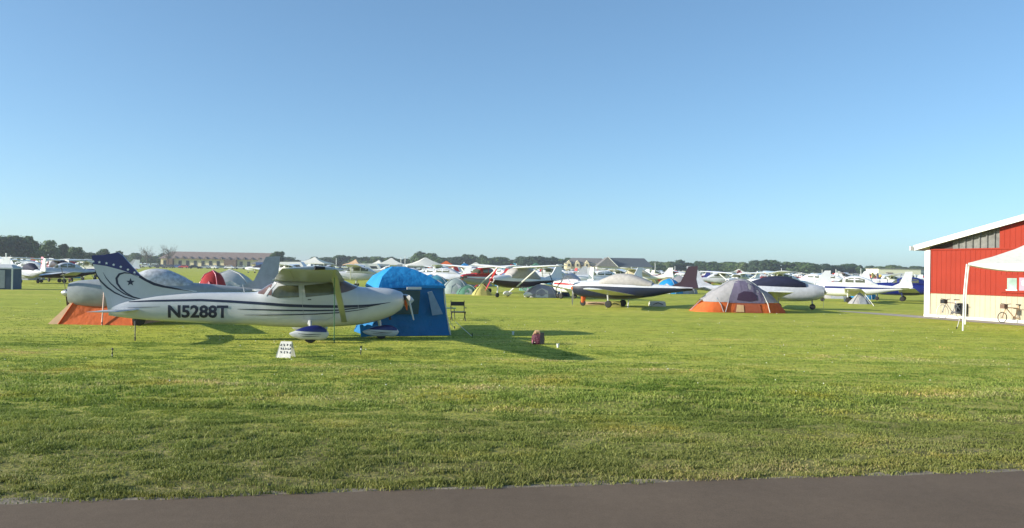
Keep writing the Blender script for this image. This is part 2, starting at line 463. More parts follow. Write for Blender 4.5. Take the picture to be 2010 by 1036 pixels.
# ------------------------------------------------------------------ grass blades (nobody could count them)
def vnoise(x, y, sx, sy, seed):
    g = np.random.default_rng(seed).uniform(0, 1, (256, 256)); u, v = x / sx + 900, y / sy + 900
    i, j = np.floor(u).astype(int), np.floor(v).astype(int); fu, fv = u - i, v - j; fu = fu * fu * (3 - 2 * fu); fv = fv * fv * (3 - 2 * fv)
    G_ = lambda a, b: g[a % 256, b % 256]
    return (G_(i, j) * (1 - fu) + G_(i + 1, j) * fu) * (1 - fv) + (G_(i, j + 1) * (1 - fu) + G_(i + 1, j + 1) * fu) * fv
def blades():
    def batch(N, d0, d1, hmin, hmax, wdt, taper, half=.78):
        y = np.sqrt(rng.uniform(d0 ** 2, d1 ** 2, N)); x = rng.uniform(-half, half, N) * y
        ey = E0.y + (x - E0.x) * ed.y / ed.x
        t = (x - E0.x) / ed.x
        lim = ey + .05 * np.sin(t * 1.7) * -.5 - .02 + rng.uniform(-.05, .12, N)
        k = y > lim; x, y, ey = x[k], y[k], ey[k]; N = len(x)
        fade = np.clip((d1 - y) / (d1 * taper), .25, 1)
        clump = .6 * vnoise(x, y, .9, .45, 1) + .4 * vnoise(x, y, .3, .22, 2)
        clump2 = vnoise(x, y, .13, .10, 3)
        big = vnoise(x, y, 3.2, .9, 4)
        dens = .45 * vnoise(x, y, .34, .20, 21) + .35 * clump2 + .2 * vnoise(x, y, 1.1, .4, 22)
        k = rng.uniform(0, 1, N) < np.clip((dens - .34) * 3.6, .10, 1)
        x, y, ey, clump, clump2, big, dens, fade = [q[k] for q in (x, y, ey, clump, clump2, big, dens, fade)]; N = len(x)
        h = rng.uniform(hmin, hmax, N) * fade * (.30 + .6 * clump + 1.5 * np.clip(dens - .4, 0, 1)) * (.75 + .5 * big)
        near = np.clip(1 - (y - ey) / .5, 0, 1); h *= 1 + .3 * near * clump2
        th = rng.uniform(0, 2 * PI, N); ln = rng.uniform(.15, .95, N) * h; lt = rng.uniform(0, 2 * PI, N)
        wd = wdt * rng.uniform(.7, 1.4, N)
        dx, dy = np.cos(th) * wd / 2, np.sin(th) * wd / 2
        lx, ly = np.cos(lt) * ln, np.sin(lt) * ln
        V = np.zeros((N, 5, 3), np.float32)
        V[:, 0] = np.stack([x - dx, y - dy, 0 * x], 1); V[:, 1] = np.stack([x + dx, y + dy, 0 * x], 1)
        V[:, 2] = np.stack([x + lx * .35 + dx * .8, y + ly * .35 + dy * .8, h * .62], 1); V[:, 3] = np.stack([x + lx * .35 - dx * .8, y + ly * .35 - dy * .8, h * .62], 1)
        V[:, 4] = np.stack([x + lx, y + ly, h * .95], 1)
        straw = .65 * vnoise(x, y, 2.6, .7, 7) + .35 * vnoise(x, y, .5, .3, 8)
        r = np.clip(rng.uniform(0, 1, N) * .6 + (straw - .45) * 1.1 + .12, 0, 1)
        return V, r
    B = [batch(620000, 5.6, 12, .022, .052, .009, .2), batch(470000, 11, 20, .024, .055, .014, .35), batch(200000, 18, 34, .02, .045, .022, .8)]
    V = np.concatenate([b[0] for b in B]); r = np.concatenate([b[1] for b in B]); N = len(V)
    me = bpy.data.meshes.new('grass')
    me.vertices.add(N * 5); me.vertices.foreach_set('co', V.ravel())
    base = (np.arange(N) * 5)[:, None]
    li = np.concatenate([base + np.array([0, 1, 2, 3]), base + np.array([3, 2, 4])], 1).ravel()
    me.loops.add(len(li)); me.loops.foreach_set('vertex_index', li.astype(np.int32))
    ls = (np.arange(N)[:, None] * 7 + np.array([0, 4])).ravel()
    me.polygons.add(N * 2); me.polygons.foreach_set('loop_start', ls.astype(np.int32))
    me.update(calc_edges=True); 
    at_ = me.attributes.new('tone', 'FLOAT', 'POINT'); at_.data.foreach_set('value', np.repeat(r, 5).astype(np.float32))
    m = bpy.data.materials.new('grass_blades'); m.use_nodes = True; nt = m.node_tree; p = nt.nodes['Principled BSDF']
    p.inputs['Roughness'].default_value = .6; p.inputs['Specular IOR Level'].default_value = .25
    a = nt.nodes.new('ShaderNodeAttribute'); a.attribute_name = 'tone'
    cr = nt.nodes.new('ShaderNodeValToRGB'); e = cr.color_ramp.elements
    e[0].position, e[0].color = 0, (.13, .20, .035, 1); e[1].position, e[1].color = 1, (.56, .48, .24, 1)
    x = e.new(.45); x.color = (.25, .33, .055, 1); x = e.new(.85); x.color = (.38, .41, .12, 1)
    lk(nt, a.outputs['Fac'], cr.inputs[0])
    tc = nt.nodes.new('ShaderNodeTexCoord'); nz = nt.nodes.new('ShaderNodeTexNoise'); nz.inputs['Scale'].default_value = .55; nz.inputs['Detail'].default_value = 5
    lk(nt, tc.outputs['Object'], nz.inputs['Vector'])
    c2 = nt.nodes.new('ShaderNodeValToRGB'); e = c2.color_ramp.elements
    e[0].position, e[0].color = .36, (.72, .80, .62, 1); e[1].position, e[1].color = .70, (1.35, 1.0, .85, 1)
    x = e.new(.52); x.color = (1, 1, 1, 1)
    lk(nt, nz.outputs[0], c2.inputs[0])
    mx = nt.nodes.new('ShaderNodeMix'); mx.data_type = 'RGBA'; mx.blend_type = 'MULTIPLY'; mx.inputs[0].default_value = 1
    lk(nt, cr.outputs[0], mx.inputs[6]); lk(nt, c2.outputs[0], mx.inputs[7])
    # browner straw growth along the road edge, foreground shade also painted into its colour
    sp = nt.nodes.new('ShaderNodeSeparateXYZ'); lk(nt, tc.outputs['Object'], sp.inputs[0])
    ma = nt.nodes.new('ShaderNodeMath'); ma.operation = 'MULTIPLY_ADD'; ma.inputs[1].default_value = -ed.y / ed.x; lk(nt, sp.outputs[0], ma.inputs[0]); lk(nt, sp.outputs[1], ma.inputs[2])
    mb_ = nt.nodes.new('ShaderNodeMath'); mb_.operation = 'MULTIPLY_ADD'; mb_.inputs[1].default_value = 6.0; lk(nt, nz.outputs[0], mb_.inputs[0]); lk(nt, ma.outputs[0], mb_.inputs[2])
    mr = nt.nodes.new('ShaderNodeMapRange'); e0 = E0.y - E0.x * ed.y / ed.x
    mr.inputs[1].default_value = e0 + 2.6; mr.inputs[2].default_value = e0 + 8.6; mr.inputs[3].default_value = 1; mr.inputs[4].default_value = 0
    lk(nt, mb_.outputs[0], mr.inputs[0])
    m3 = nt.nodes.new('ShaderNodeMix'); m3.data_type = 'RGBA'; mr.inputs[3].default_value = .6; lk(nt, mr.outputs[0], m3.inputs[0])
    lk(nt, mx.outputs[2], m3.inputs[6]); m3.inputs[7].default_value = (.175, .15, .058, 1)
    lk(nt, m3.outputs[2], p.inputs['Base Color'])
    tr = nt.nodes.new('ShaderNodeBsdfTranslucent'); lk(nt, m3.outputs[2], tr.inputs[0])
    ms = nt.nodes.new('ShaderNodeMixShader'); ms.inputs[0].default_value = .35
    lk(nt, p.outputs[0], ms.inputs[1]); lk(nt, tr.outputs[0], ms.inputs[2]); lk(nt, ms.outputs[0], nt.nodes['Material Output'].inputs[0])
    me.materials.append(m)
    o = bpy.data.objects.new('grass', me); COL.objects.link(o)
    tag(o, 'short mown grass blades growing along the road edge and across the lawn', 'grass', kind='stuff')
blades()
def clover():
    mb = MB()
    for _ in range(450):
        D = random.uniform(13, 42); x = random.uniform(-.7, .7) * D
        if D < edge_y(x) + .4: continue
        if math.sin(x * .9 + 1) * math.sin(D * .7) < .1 and random.random() < .8: continue
        r = random.uniform(.006, .011) * (1 + D / 60); z = random.uniform(.05, .08)
        mb.add([(x - r, D, z), (x, D - r, z), (x + r, D, z), (x, D + r, z), (x, D, z + r), (x, D, z - r)],
               [(0, 1, 4), (1, 2, 4), (2, 3, 4), (3, 0, 4), (1, 0, 5), (2, 1, 5), (3, 2, 5), (0, 3, 5)])
    tag(mb.build('clover_flowers', mat('clover_white', (.7, .7, .6), .8)), 'tiny white clover flowers scattered in patches over the lawn', 'flowers', kind='stuff')
clover()

# ================================================================== THE REGISTERED HIGH-WING AIRCRAFT
PSI = R(13.5)
Wc = G(609, 673)
hd = Vector((math.cos(PSI), math.sin(PSI), 0)); lf = Vector((-math.sin(PSI), math.cos(PSI), 0))
HO = Wc + lf * 1.12; HO.z = 0
def S(px, py, off=0.0):      # photo pixel -> (x, z) on the aircraft's vertical plane, off metres to starboard
    p = onplane(px, py, HO - lf * off, lf) - HO
    return p.dot(hd), p.z
hero = empty('light_aircraft', HO, PSI, label='white high-wing aircraft N5288T with navy fin cap, star and crescent on the tail', cat='aircraft')
def stn(px, t, b, wd, n_):
    xt, zt = S(px, t); xb, zb = S(px, b); return (xt, zt, zb, wd, n_)
ST = smooth_st([stn(214, 599, 619, .04, 2.2), stn(260, 588, 625, .12, 2.2), stn(320, 579, 629.5, .19, 2.3), stn(390, 574, 633, .27, 2.5),
      stn(450, 573.5, 636, .36, 2.7), stn(505, 572, 638, .46, 3.0), stn(533, 556, 640, .52, 3.2), stn(560, 549, 641, .56, 3.6), stn(610, 546, 642, .58, 3.8),
      stn(662, 546, 640, .58, 3.6), stn(703, 562, 637, .56, 3.0), stn(735, 564, 631, .53, 2.7), stn(766, 566, 621, .47, 2.5), stn(787, 572, 608, .38, 2.3)], 72)
ends = [(S(792, 580)[0], S(792, 577)[1], S(792, 601)[1], .26, 2.1)]
ST = ST + ends
body(ST, 36).build('fuselage', HERO, hero, smooth=50)
sfy = lambda x, z: side_y(ST, x, z)
# wing ------------------------------------------------
xr0, zr0 = S(537, 553, .55); xr1, zr1 = S(677, 547, .55)
xt0, zt0 = S(553, 532, 5.3); xt1, zt1 = S(662, 531, 5.3)
zr, zt_ = (zr0 + zr1) / 2 + .0, (zt0 + zt1) / 2 + .04
for sg in (-1, 1):
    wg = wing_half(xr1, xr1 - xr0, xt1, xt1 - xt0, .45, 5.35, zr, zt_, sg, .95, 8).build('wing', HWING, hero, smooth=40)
    # flap / aileron seam
    MB().box(((xr0 + xt0) / 2 + .34, sg * 3.0, (zr + zt_) / 2 - .028), (.012, 3.9, .004), Matrix.Rotation(math.atan((zt_ - zr) / 4.9) * sg, 3, 'X')).build('flap_seam', GREYP, wg)
    MB().tube([(xt1 - .25, sg * 5.36, zt_ + .02), (xt1 - .45, sg * 5.42, zt_ + .02)], [.03, .045]).build('tip_lamp', BLACK, wg)
    # lift strut
    xs_, zs_ = S(676, 634, .55); xw_, zw_ = S(656, 549, 2.9)
    zw = zr + (zt_ - zr) * (2.9 - .45) / 4.9
    st_ = MB(); rings = []
    for t in (0, .25, .5, .75, 1):
        c = Vector((xs_ + (xw_ - xs_) * t, sg * (.5 + 2.4 * t), (zs_ + .02) + (zw - zs_ - .02) * t))
        rings.append([c + Vector((.075 * math.cos(q), .022 * math.sin(q), 0)) for q in [2 * PI * k / 12 for k in range(12)]])
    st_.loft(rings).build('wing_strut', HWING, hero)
# cabin roof panel between the wings
xa = S(540, 540)[0]; xb = S(668, 540)[0]
MB().loft([[Vector((x, y, zr + h)) for y, h in ((-.5, -.03), (-.5, .10 * k), (-.2, .125 * k), (.2, .125 * k), (.5, .10 * k), (.5, -.03))] for x, k in ((xa - .05, .1), (xa + .4, .9), (xb - .5, 1.1), (xb - .1, .7), (xb + .02, .1))]).build('cabin_roof', HERO, hero, smooth=60)
# windscreen, rear window
z0w, z1w = S(669, 575, .5)[1], S(704, 562)[1]; X0w, X1w = S(667, 560, .4)[0], S(703, 562)[0]
wrap_patch(ST, X0w, X1w - .02, lambda x: z0w + (z1w - z0w) * ((x - X0w) / (X1w - X0w)) ** 1.6, .008, 10, 18).build('windscreen', SHIELD, hero)
Xr0, Zr0 = S(506, 573); Xr1, Zr1 = S(533, 579, .5)
wrap_patch(ST, Xr0 + .03, Xr1, lambda x: Zr0 - .03 + (Zr1 - Zr0 + .02) * (x - Xr0) / (Xr1 - Xr0), .008, 8, 16).build('rear_window', SHIELD, hero)
for sd in (-1, 1):
    q = [S(a, b, .5) for a, b in ((533, 581), (537, 571), (546, 562), (558, 560), (586, 560), (587, 583), (545, 584.5))]
    decal('side_window', [q], sfy, sd, GLASS, hero, .009)
    q = [S(a, b, .55) for a, b in ((597, 560), (654, 554), (662, 556), (664, 576), (640, 579), (600, 583))]
    decal('door_window', [q], sfy, sd, GLASS, hero, .009)
    # white post behind the rear window
    decal('window_post', ribbon([S(520, 580, .5), S(528, 568, .5), (S(540, 555, .5))], .07), sfy, sd, HERO, hero, .012)
    # door seams
    d = hero
    seam = ribbon([S(594, 556, .55), S(594, 600, .55), S(597, 626, .55)], .008) + ribbon([S(597, 626, .55), S(640, 628, .55), S(654, 622, .55)], .008) + ribbon([S(656, 555, .55), S(656, 600, .55), S(654, 622, .55)], .008)
    decal('door_seam', seam, sfy, sd, GREYP, hero, .007)
    decal('door_handle', ribbon([S(604, 588, .55), S(611, 587.5, .55)], .022), sfy, sd, BLACK, hero, .012)
    # stripes
    def P(l, off=.4): return [S(a, b, off) for a, b in l]
    main = P([(247, 593), (270, 592), (295, 591), (340, 590), (392, 589), (450, 591.5), (520, 595.5), (569, 599), (620, 600.5), (675, 601), (700, 600), (724, 598.5), (745, 596), (766, 593)])
    decal('cheat_line', ribbon(main, [.016, .03, .04, .048, .052, .06, .068, .075, .075, .07, .06, .045, .028, .008]), sfy, sd, DKNAVY, hero, .007)
    s2 = P([(466, 606.5), (500, 607), (569, 608.5), (620, 608.8), (662, 608), (691, 605), (720, 601.5), (746, 597)])
    decal('thin_line', ribbon(s2, [.01, .026, .036, .04, .036, .03, .02, .006]), sfy, sd, DKNAVY, hero, .007)
    s3 = P([(480, 618), (520, 617.8), (569, 617), (620, 615.5), (662, 613), (702, 608), (722, 604)])
    decal('thin_line', ribbon(s3, [.008, .02, .026, .027, .026, .018, .006]), sfy, sd, DKNAVY, hero, .007)
    s4 = P([(250, 604), (280, 602.8), (315, 602)], .15)
    decal('tail_line', ribbon(s4, [.006, .016, .006]), sfy, sd, DKNAVY, hero, .007)
    cs = P([(700, 563), (703, 600), (705, 634)], .5)
    decal('cowl_seam', ribbon(cs, .007), sfy, sd, LGREY, hero, .007)
# registration on the starboard and port sides
xA, zA = S(329, 624, .22); xB, zB = S(448, 624, .3); _, zT = S(390, 599, .26)
def reg(side):
    bm = text_bm('N5288T', 1.0, .036)
    xs = [v.co.x for v in bm.verts]; zs = [v.co.z for v in bm.verts]
    x0, x1, z0, z1 = min(xs), max(xs), min(zs), max(zs)
    def xf(c):
        u = (c.x - x0) / (x1 - x0); v = (c.z - z0) / (z1 - z0)
        if side > 0: u = 1 - u
        return Vector((xA + (xB - xA) * u, 0, zA + (zB - zA) * u + (zT - zA) * v))
    decal('registration', None, sfy, side, DKNAVY, hero, .008, .03, bm, xf)
reg(-1); reg(1)
# fin ------------------------------------------------
FT = .045
def fin_prism(name, poly, m, t=FT):
    pl = [S(a, b) for a, b in poly]
    return MB().prism(pl, lambda p: (p[0], -t, p[1]), lambda p: (p[0], t, p[1])).build(name, m, hero, smooth=0)
fin_prism('fin', [(183, 518), (210, 522), (240, 530), (274, 542), (300, 556), (340, 565), (386, 571.5), (386, 582), (300, 604), (262, 618), (226, 621), (213, 613), (209, 588), (197, 553)], HERO)
fin_prism('fin_cap', [(181, 501), (205, 500), (232, 495), (241, 501), (262, 525), (276, 540), (274, 542), (240, 530), (210, 522), (183, 518)], NAVY, FT + .002)
fy = lambda x, z: FT
for sd in (-1, 1):
    decal('fin_leading_edge', ribbon([S(a, b) for a, b in ((274, 542), (286, 549.5), (303, 557.5), (320, 562), (345, 566.5), (378, 571.5))], [.06, .05, .06, .05, .035, .008]), fy, sd, DKNAVY, hero, .003)
    for a, b in ((184, 513), (196, 514.5), (210, 516.5), (224, 519.5), (238, 523.5), (252, 529), (265, 534.5)):
        c = Vector(S(a, b)); decal('white_star', [[tuple(c + Vector((math.sin(k * PI / 5), math.cos(k * PI / 5))) * (.038 if k % 2 == 0 else .018)) for k in range(10)]], fy, sd, WHITE, hero, .006)
    c = Vector(S(257, 553.5))
    decal('navy_star', [[tuple(c + Vector((math.sin(k * PI / 5), math.cos(k * PI / 5))) * (.105 if k % 2 == 0 else .045)) for k in range(10)]], fy, sd, DKNAVY, hero, .004)
    cr = [(271, 542.5), (257, 536.5), (245, 535), (235, 538), (229.5, 546), (231, 556), (238, 566), (249, 575), (262, 582), (278, 586.5), (291, 588)]
    decal('crescent', ribbon([S(a, b) for a, b in cr], [.006, .02, .035, .05, .055, .05, .04, .03, .02, .012, .005]), fy, sd, DKNAVY, hero, .004)
    a1 = [(203, 534), (209, 545), (218, 556), (230, 566.5), (244, 576), (262, 583.5), (285, 588.5)]
    decal('sweep_line', ribbon([S(a, b) for a, b in a1], [.005, .018, .026, .03, .03, .02, .005]), fy, sd, DKNAVY, hero, .004)
    a2 = [(187, 529), (191, 540), (199, 552), (211, 563.5), (226, 574), (246, 583), (268, 588.5), (288, 590.5)]
    decal('sweep_line', ribbon([S(a, b) for a, b in a2], [.008, .025, .035, .04, .035, .025, .015, .005]), fy, sd, DKNAVY, hero, .004)
    decal('rudder_seam', ribbon([S(199, 521), S(213, 560), S(226, 612)], .008), fy, sd, LGREY, hero, .003)
# tailplane
xq0, zq = S(228, 607); xq1, _ = S(276, 606)
for sg in (-1, 1):
    wing_half(xq1, xq1 - xq0 + .05, xq1 - .22, 0.72, .06, 1.42, zq, zq + .01, sg, .7, 3).build('tailplane', HERO, hero, smooth=40)
# propeller and spinner
xn, znose = S(791, 589)
sp = MB(); rr = [(0, .17), (.08, .165), (.16, .14), (.24, .085), (.30, .01)]
sp.loft([[(xn + a, r * math.cos(t), znose + r * math.sin(t)) for t in [2 * PI * k / 20 for k in range(20)]] for a, r in rr]).build('spinner', HERO, hero)
for k, ang in enumerate((R(352), R(172))):
    pb = MB(); rings = []
    for rad, ch, tw in ((.08, .07, 50), (.25, .13, 38), (.5, .14, 26), (.75, .12, 18), (.9, .08, 14), (.95, .02, 14)):
        d = Vector((0, math.cos(ang), math.sin(ang))); s_ = Vector((0, -math.sin(ang), math.cos(ang)))
        cc = Vector((xn + .09, 0, znose)) + d * rad; q = (s_ * math.cos(R(tw)) + Vector((1, 0, 0)) * math.sin(R(tw))) * ch / 2; th = Vector((.009, 0, 0))
        rings.append([cc + q, cc + th, cc - q, cc - th])
    pb.loft(rings).build('propeller_blade', BLACK if k == 0 else HERO, hero)
# white strap hanging from the spinner
MB().tube([(xn + .10, -.17, znose + .16), (xn + .17, -.2, znose - .1), (xn + .28, -.2, S(811, 627)[1])], [.02, .032, .02], 6).build('cowl_plug_strap', HERO, hero)
for sg in (-1, 1): MB().box((xn + .02, sg * .2, znose + .08), (.06, .16, .13)).build('cowl_intake', BLACK, hero)
MB().tube([(xn + .02, -.19, znose + .04), (xn + .07, -.2, znose - .12), (xn + .09, -.2, znose - .26)], [.03, .04, .015], 8).build('intake_plug', ORANGE, hero)
MB().tube([(S(764, 622)[0], -.15, S(764, 619)[1]), (S(765, 628)[0], -.16, S(765, 627)[1])], .035).build('exhaust_pipe', BLACK, hero)
# landing gear
def pant(name, cx0, cy0, ln, hh, wd, zb, par):
    st = [(-ln * .52, zb + hh * .52, zb + hh * .42, .03, 2), (-ln * .42, zb + hh * .62, zb + hh * .26, wd * .45, 2.2), (-ln * .15, zb + hh * .88, zb + hh * .08, wd * .85, 2.4),
          (ln * .12, zb + hh, zb + .03, wd, 2.6), (ln * .33, zb + hh * .92, zb + hh * .06, wd * .9, 2.4), (ln * .46, zb + hh * .68, zb + hh * .2, wd * .55, 2.1), (ln * .5, zb + hh * .5, zb + hh * .4, wd * .15, 2)]
    st = smooth_st(st, 18)
    mbp = body(st, 18)
    for i, v in enumerate(mbp.v): mbp.v[i] = (v[0] + cx0, v[1] + cy0, v[2])
    o = mbp.build(name, HERO, par, smooth=50)
    mm = under_patch([(s[0], s[1], s[2], s[3], s[4]) for s in st], [s[0] for s in st], lambda x: zb + hh * 2, .004)
    cap = wrap_patch(st, st[1][0], st[-2][0], lambda x: zb + hh * (.62 - .12 * (x / ln)), .005, 12, 12)
    for i, v in enumerate(cap.v): cap.v[i] = (v[0] + cx0, v[1] + cy0, v[2])
    cap.build('pant_top', NAVY, o)
    for sd in (-1, 1):
        decal('pant_line', ribbon([(-ln * .3 + cx0, zb + hh * .5), (cx0, zb + hh * .44), (ln * .3 + cx0, zb + hh * .46)], [.006, .02, .006]), lambda x, z: side_y(st, x - cx0, z), sd, DKNAVY, o, .006).location.y = cy0
        decal('pant_line', ribbon([(-ln * .25 + cx0, zb + hh * .36), (cx0, zb + hh * .31), (ln * .25 + cx0, zb + hh * .34)], [.006, .014, .006]), lambda x, z: side_y(st, x - cx0, z), sd, DKNAVY, o, .006).location.y = cy0
    return o
xg, zg = S(609, 640, 1.12)
for sg in (-1, 1):
    pant('wheel_pant', -.02, sg * 1.12, .95, .40, .13, .045, hero)
    MB().disc_wheel((0, sg * 1.12, .17), .17, .13).build('tyre', RUBBER, hero)
    MB().tube([(-.05, sg * .45, S(610, 640, .4)[1] + .05), (-.02, sg * .8, .52), (0, sg * 1.1, .36)], [.05, .045, .035], 10).build('gear_leg', HERO, hero)
xnw = S(748, 664)[0]
pant('wheel_pant', xnw, 0, .95, .34, .11, .035, hero)
MB().disc_wheel((xnw, 0, .15), .15, .11).build('tyre', RUBBER, hero)
MB().tube([(xnw - .02, 0, .3), (xnw - .08, 0, S(742, 628)[1] + .06)], [.04, .05], 10).build('gear_leg', HERO, hero)
MB().tube([(S(480, 560)[0], 0, S(480, 573)[1]), (S(476, 560)[0], 0, S(476, 558)[1])], [.012, .006], 6).build('antenna', HERO, hero)

def L2W(x, y, z): return HO + hd * x + lf * y + Vector((0, 0, z))
# tie-down ropes and stakes (things of their own)
def rope(name, a, b, label, cat='rope', r=.012, m=None, sag=.0, group=None):
    a, b = Vector(a), Vector(b); o = empty(name, (b.x, b.y, 0), 0, label=label, cat=cat, group=group)
    pts = [a.lerp(b, t) - Vector((0, 0, sag * math.sin(PI * t))) - Vector((b.x, b.y, 0)) for t in (0, .25, .5, .75, 1)]
    MB().tube(pts, r, 6).build('line', m or ROPE, o)
    e = pts[-1]; MB().tube([e + Vector((0, 0, .09)), e - Vector((0, 0, .02))], [.02, .012], 6).build('ground_peg', BLACK, o)
    return o
g1 = G(656, 673)
xw, zw2 = S(656, 549, 2.9)
rope('tie_down_rope', L2W(xw, -2.95, zr + (zt_ - zr) * .5 - .02), g1, 'dark tie-down rope hanging from the wing strut of aircraft N5288T', r=.011, m=GREENF)
g2 = G(265, 669)
rope('tie_down_rope', L2W(S(266, 600)[0], 0, S(264, 624)[1]), g2, 'short tie-down line under the tail of aircraft N5288T', r=.012, m=BLACK)
def stake(px, py, h, label, m2):
    p = G(px, py); o = empty('marker_stake', p, random.uniform(-.2, .2), label=label, cat='stake')
    MB().tube([(0, 0, -.02), (.005, 0, h)], .012, 8).build('shaft', BLACK, o)
    MB().tube([(.004, 0, h * .62), (.005, 0, h * .82)], .017, 8).build('band', m2, o)
    MB().disc_wheel((.005, 0, h + .005), .022, .02, 10, 'Y').build('knob', BLACK, o)
stake(220, 701, .17, 'small dark stake standing in the grass left of the white sign', YELF)
stake(708, 696, .17, 'small dark stake in the grass below the nose wheel', OFFW)

# white A-shaped sign board
sb = empty('a_frame_sign', G(562, 701), R(-8), label='white folding sign board with rows of dark characters in front of the wheel', cat='sign')
for s_, nm in ((1, 'front_panel'), (-1, 'rear_panel')):
    MB().prism([(-.15, 0), (.15, 0), (.12, .335), (-.12, .335)], lambda p: (p[0], -s_ * (.14 - .12 * p[1] / .335), p[1]), lambda p: (p[0], -s_ * (.128 - .12 * p[1] / .335), p[1])).build(nm, WHITEF, sb, smooth=0)
marks = MB()
for row, (zc, k) in enumerate(((.265, 4), (.19, 5), (.115, 4))):
    for i in range(k):
        x = (i - (k - 1) / 2) * .2 / (k - 1) + .012 * row
        y = -(.14 - .12 * zc / .335) - .004
        for dx, dz, wx, wz in [((0, 0, .010, .045)), (random.choice([.012, -.012]), random.choice([.015, -.012]), .018, .012), (.012, -.016 * (i % 2), .010, .02)]:
            marks.box((x + dx, y - dz * -.36, zc + dz), (wx, .004, wz), Matrix.Rotation(R(-19), 3, 'X'))
marks.build('dark_characters', BLACK, sb, smooth=0)
MB().add([(-.20, -.10, .0), (-.16, -.08, .0), (-.125, .0, .32), (-.135, .0, .32)], [(0, 1, 2, 3)]).build('side_strap', WHITEF, sb)

# ================================================================== generic aircraft
def plane_parts(kind, L, c):
    """returns [(name, MB, material)], nose +X, origin under the main gear"""
    out = []
    X = lambda f: L * (.37 - f); k = L / 7.6
    hz = lambda z: z * (.9 + .1 * k)
    if kind == 'low':
        raw = [(X(.03), 1.29, .66, .33, 2.5), (X(.05), 1.36, .57, .42, 2.5), (X(.16), 1.43, .46, .52, 2.5), (X(.30), 1.44, .44, .57, 2.7), (X(.48), 1.40, .46, .57, 2.6),
               (X(.64), 1.32, .62, .40, 2.4), (X(.82), 1.22, .88, .20, 2.2), (X(.96), 1.17, 1.02, .07, 2)]
        can = [(X(.25), 1.42, 1.2, .42, 2.2), (X(.31), 1.72, 1.2, .50, 2.4), (X(.38), 1.88, 1.2, .52, 2.6), (X(.48), 1.88, 1.2, .50, 2.6), (X(.57), 1.70, 1.2, .42, 2.4), (X(.66), 1.34, 1.15, .26, 2.2)]
        if c.get('cover'): can = [(a, b - .12 * (b > 1.5), *q_) for a, b, *q_ in can]
        if c.get('small'): can = [(X(.30), 1.44, 1.2, .40, 2.2), (X(.35), 1.66, 1.2, .46, 2.4), (X(.40), 1.74, 1.2, .48, 2.6), (X(.46), 1.72, 1.2, .46, 2.6), (X(.52), 1.56, 1.2, .40, 2.4), (X(.58), 1.34, 1.1, .26, 2.2)]
        wz, wz1, root = .68, 1.05, (.36, 1.65, .37, 1.2)
    else:
        raw = [(X(.03), 1.42, 1.02, .24, 2.1), (X(.07), 1.50, .88, .40, 2.3), (X(.16), 1.56, .74, .50, 2.5), (X(.24), 1.58, .66, .54, 2.8), (X(.45), 1.56, .66, .55, 2.8),
               (X(.62), 1.48, .82, .36, 2.4), (X(.82), 1.36, 1.02, .18, 2.2), (X(.96), 1.30, 1.16, .06, 2)]
        can = [(X(.23), 1.57, 1.3, .45, 2.4), (X(.29), 1.95, 1.3, .52, 3), (X(.36), 2.06, 1.3, .54, 3.4), (X(.50), 2.04, 1.3, .52, 3.2), (X(.57), 1.80, 1.3, .44, 2.6), (X(.64), 1.48, 1.25, .30, 2.2)]
        wz, wz1, root = 2.04, 2.24, (.28, 1.55, .30, 1.15)
    can = [(a - L * c.get('cshift', 0),) + q_ for a, *q_ in [(t_[0],) + tuple(t_[1:]) for t_ in can] for q_ in [tuple(q_)]]
    raw = [(a, hz(b), hz(d), e * k, n_) for a, b, d, e, n_ in raw]; can = [(a, hz(b), hz(d), e * k, n_) for a, b, d, e, n_ in can]
    wz, wz1 = hz(wz), hz(wz1)
    st = smooth_st(raw, 22); cn = smooth_st(can, 14)
    out.append(('fuselage', body(st, 20), c['body']))
    if c.get('belly'): out.append(('belly_paint', under_patch(st, [s[0] for s in st], lambda x: interp(st, x)[1] + (interp(st, x)[0] - interp(st, x)[1]) * c.get('bf', .5), .008), c['belly']))
    if c.get('stripe'):
        mb = MB()
        for sd in (-1, 1):
            xs = [s[0] for s in st][1:-1]
            lo = [Vector((x, sd * (side_y(st, x, interp(st, x)[1] + .55 * (interp(st, x)[0] - interp(st, x)[1])) + .008), interp(st, x)[1] + .55 * (interp(st, x)[0] - interp(st, x)[1]))) for x in xs]
            up = [Vector((x, sd * (side_y(st, x, interp(st, x)[1] + .70 * (interp(st, x)[0] - interp(st, x)[1])) + .008), interp(st, x)[1] + .70 * (interp(st, x)[0] - interp(st, x)[1]))) for x in xs]
            mb.loft([lo, up], cap=False, closed=False)
        out.append(('stripe', mb, c['stripe']))
    if c.get('cover'):
        cv = [(a, b + .05, d - .12, e + .06, n_) for a, b, d, e, n_ in can]
        out.append(('cockpit_cover', body(smooth_st(cv, 14), 18), c['cover']))
    else:
        out.append(('cabin', body(cn, 18), c['body']))
        zb_ = can[2][1] - .16 * k
        g = MB(); x0, x1 = can[0][0], can[-1][0]
        xs = [cn[i][0] for i in range(1, len(cn) - 1)]
        gl = wrap_patch(cn, can[1][0] + .02, can[0][0] - .03, lambda x: hz(1.42 if kind == 'low' else 1.6), .01, 6, 12); out.append(('windscreen', gl, GLASS))
        for a, b in ((.335, .42), (.435, .53)):
            xa_, xb_ = X(a), X(b)
            for sd in (-1, 1):
                zl, zu = hz(1.44 if kind == 'low' else 1.62), (lambda x: interp(cn, x)[0] - .13)
                lo = [Vector((x, sd * (side_y(cn, x, zl) + .01), zl)) for x in (xa_, (xa_ + xb_) / 2, xb_)]; up = [Vector((x, sd * (side_y(cn, x, zu(x)) + .012), zu(x))) for x in (xa_, (xa_ + xb_) / 2, xb_)]
                md = [(p + q) / 2 + Vector((0, sd * .02, 0)) for p, q in zip(lo, up)]
                out.append(('side_window', MB().loft([lo, md, up], cap=False, closed=False), GLASS))
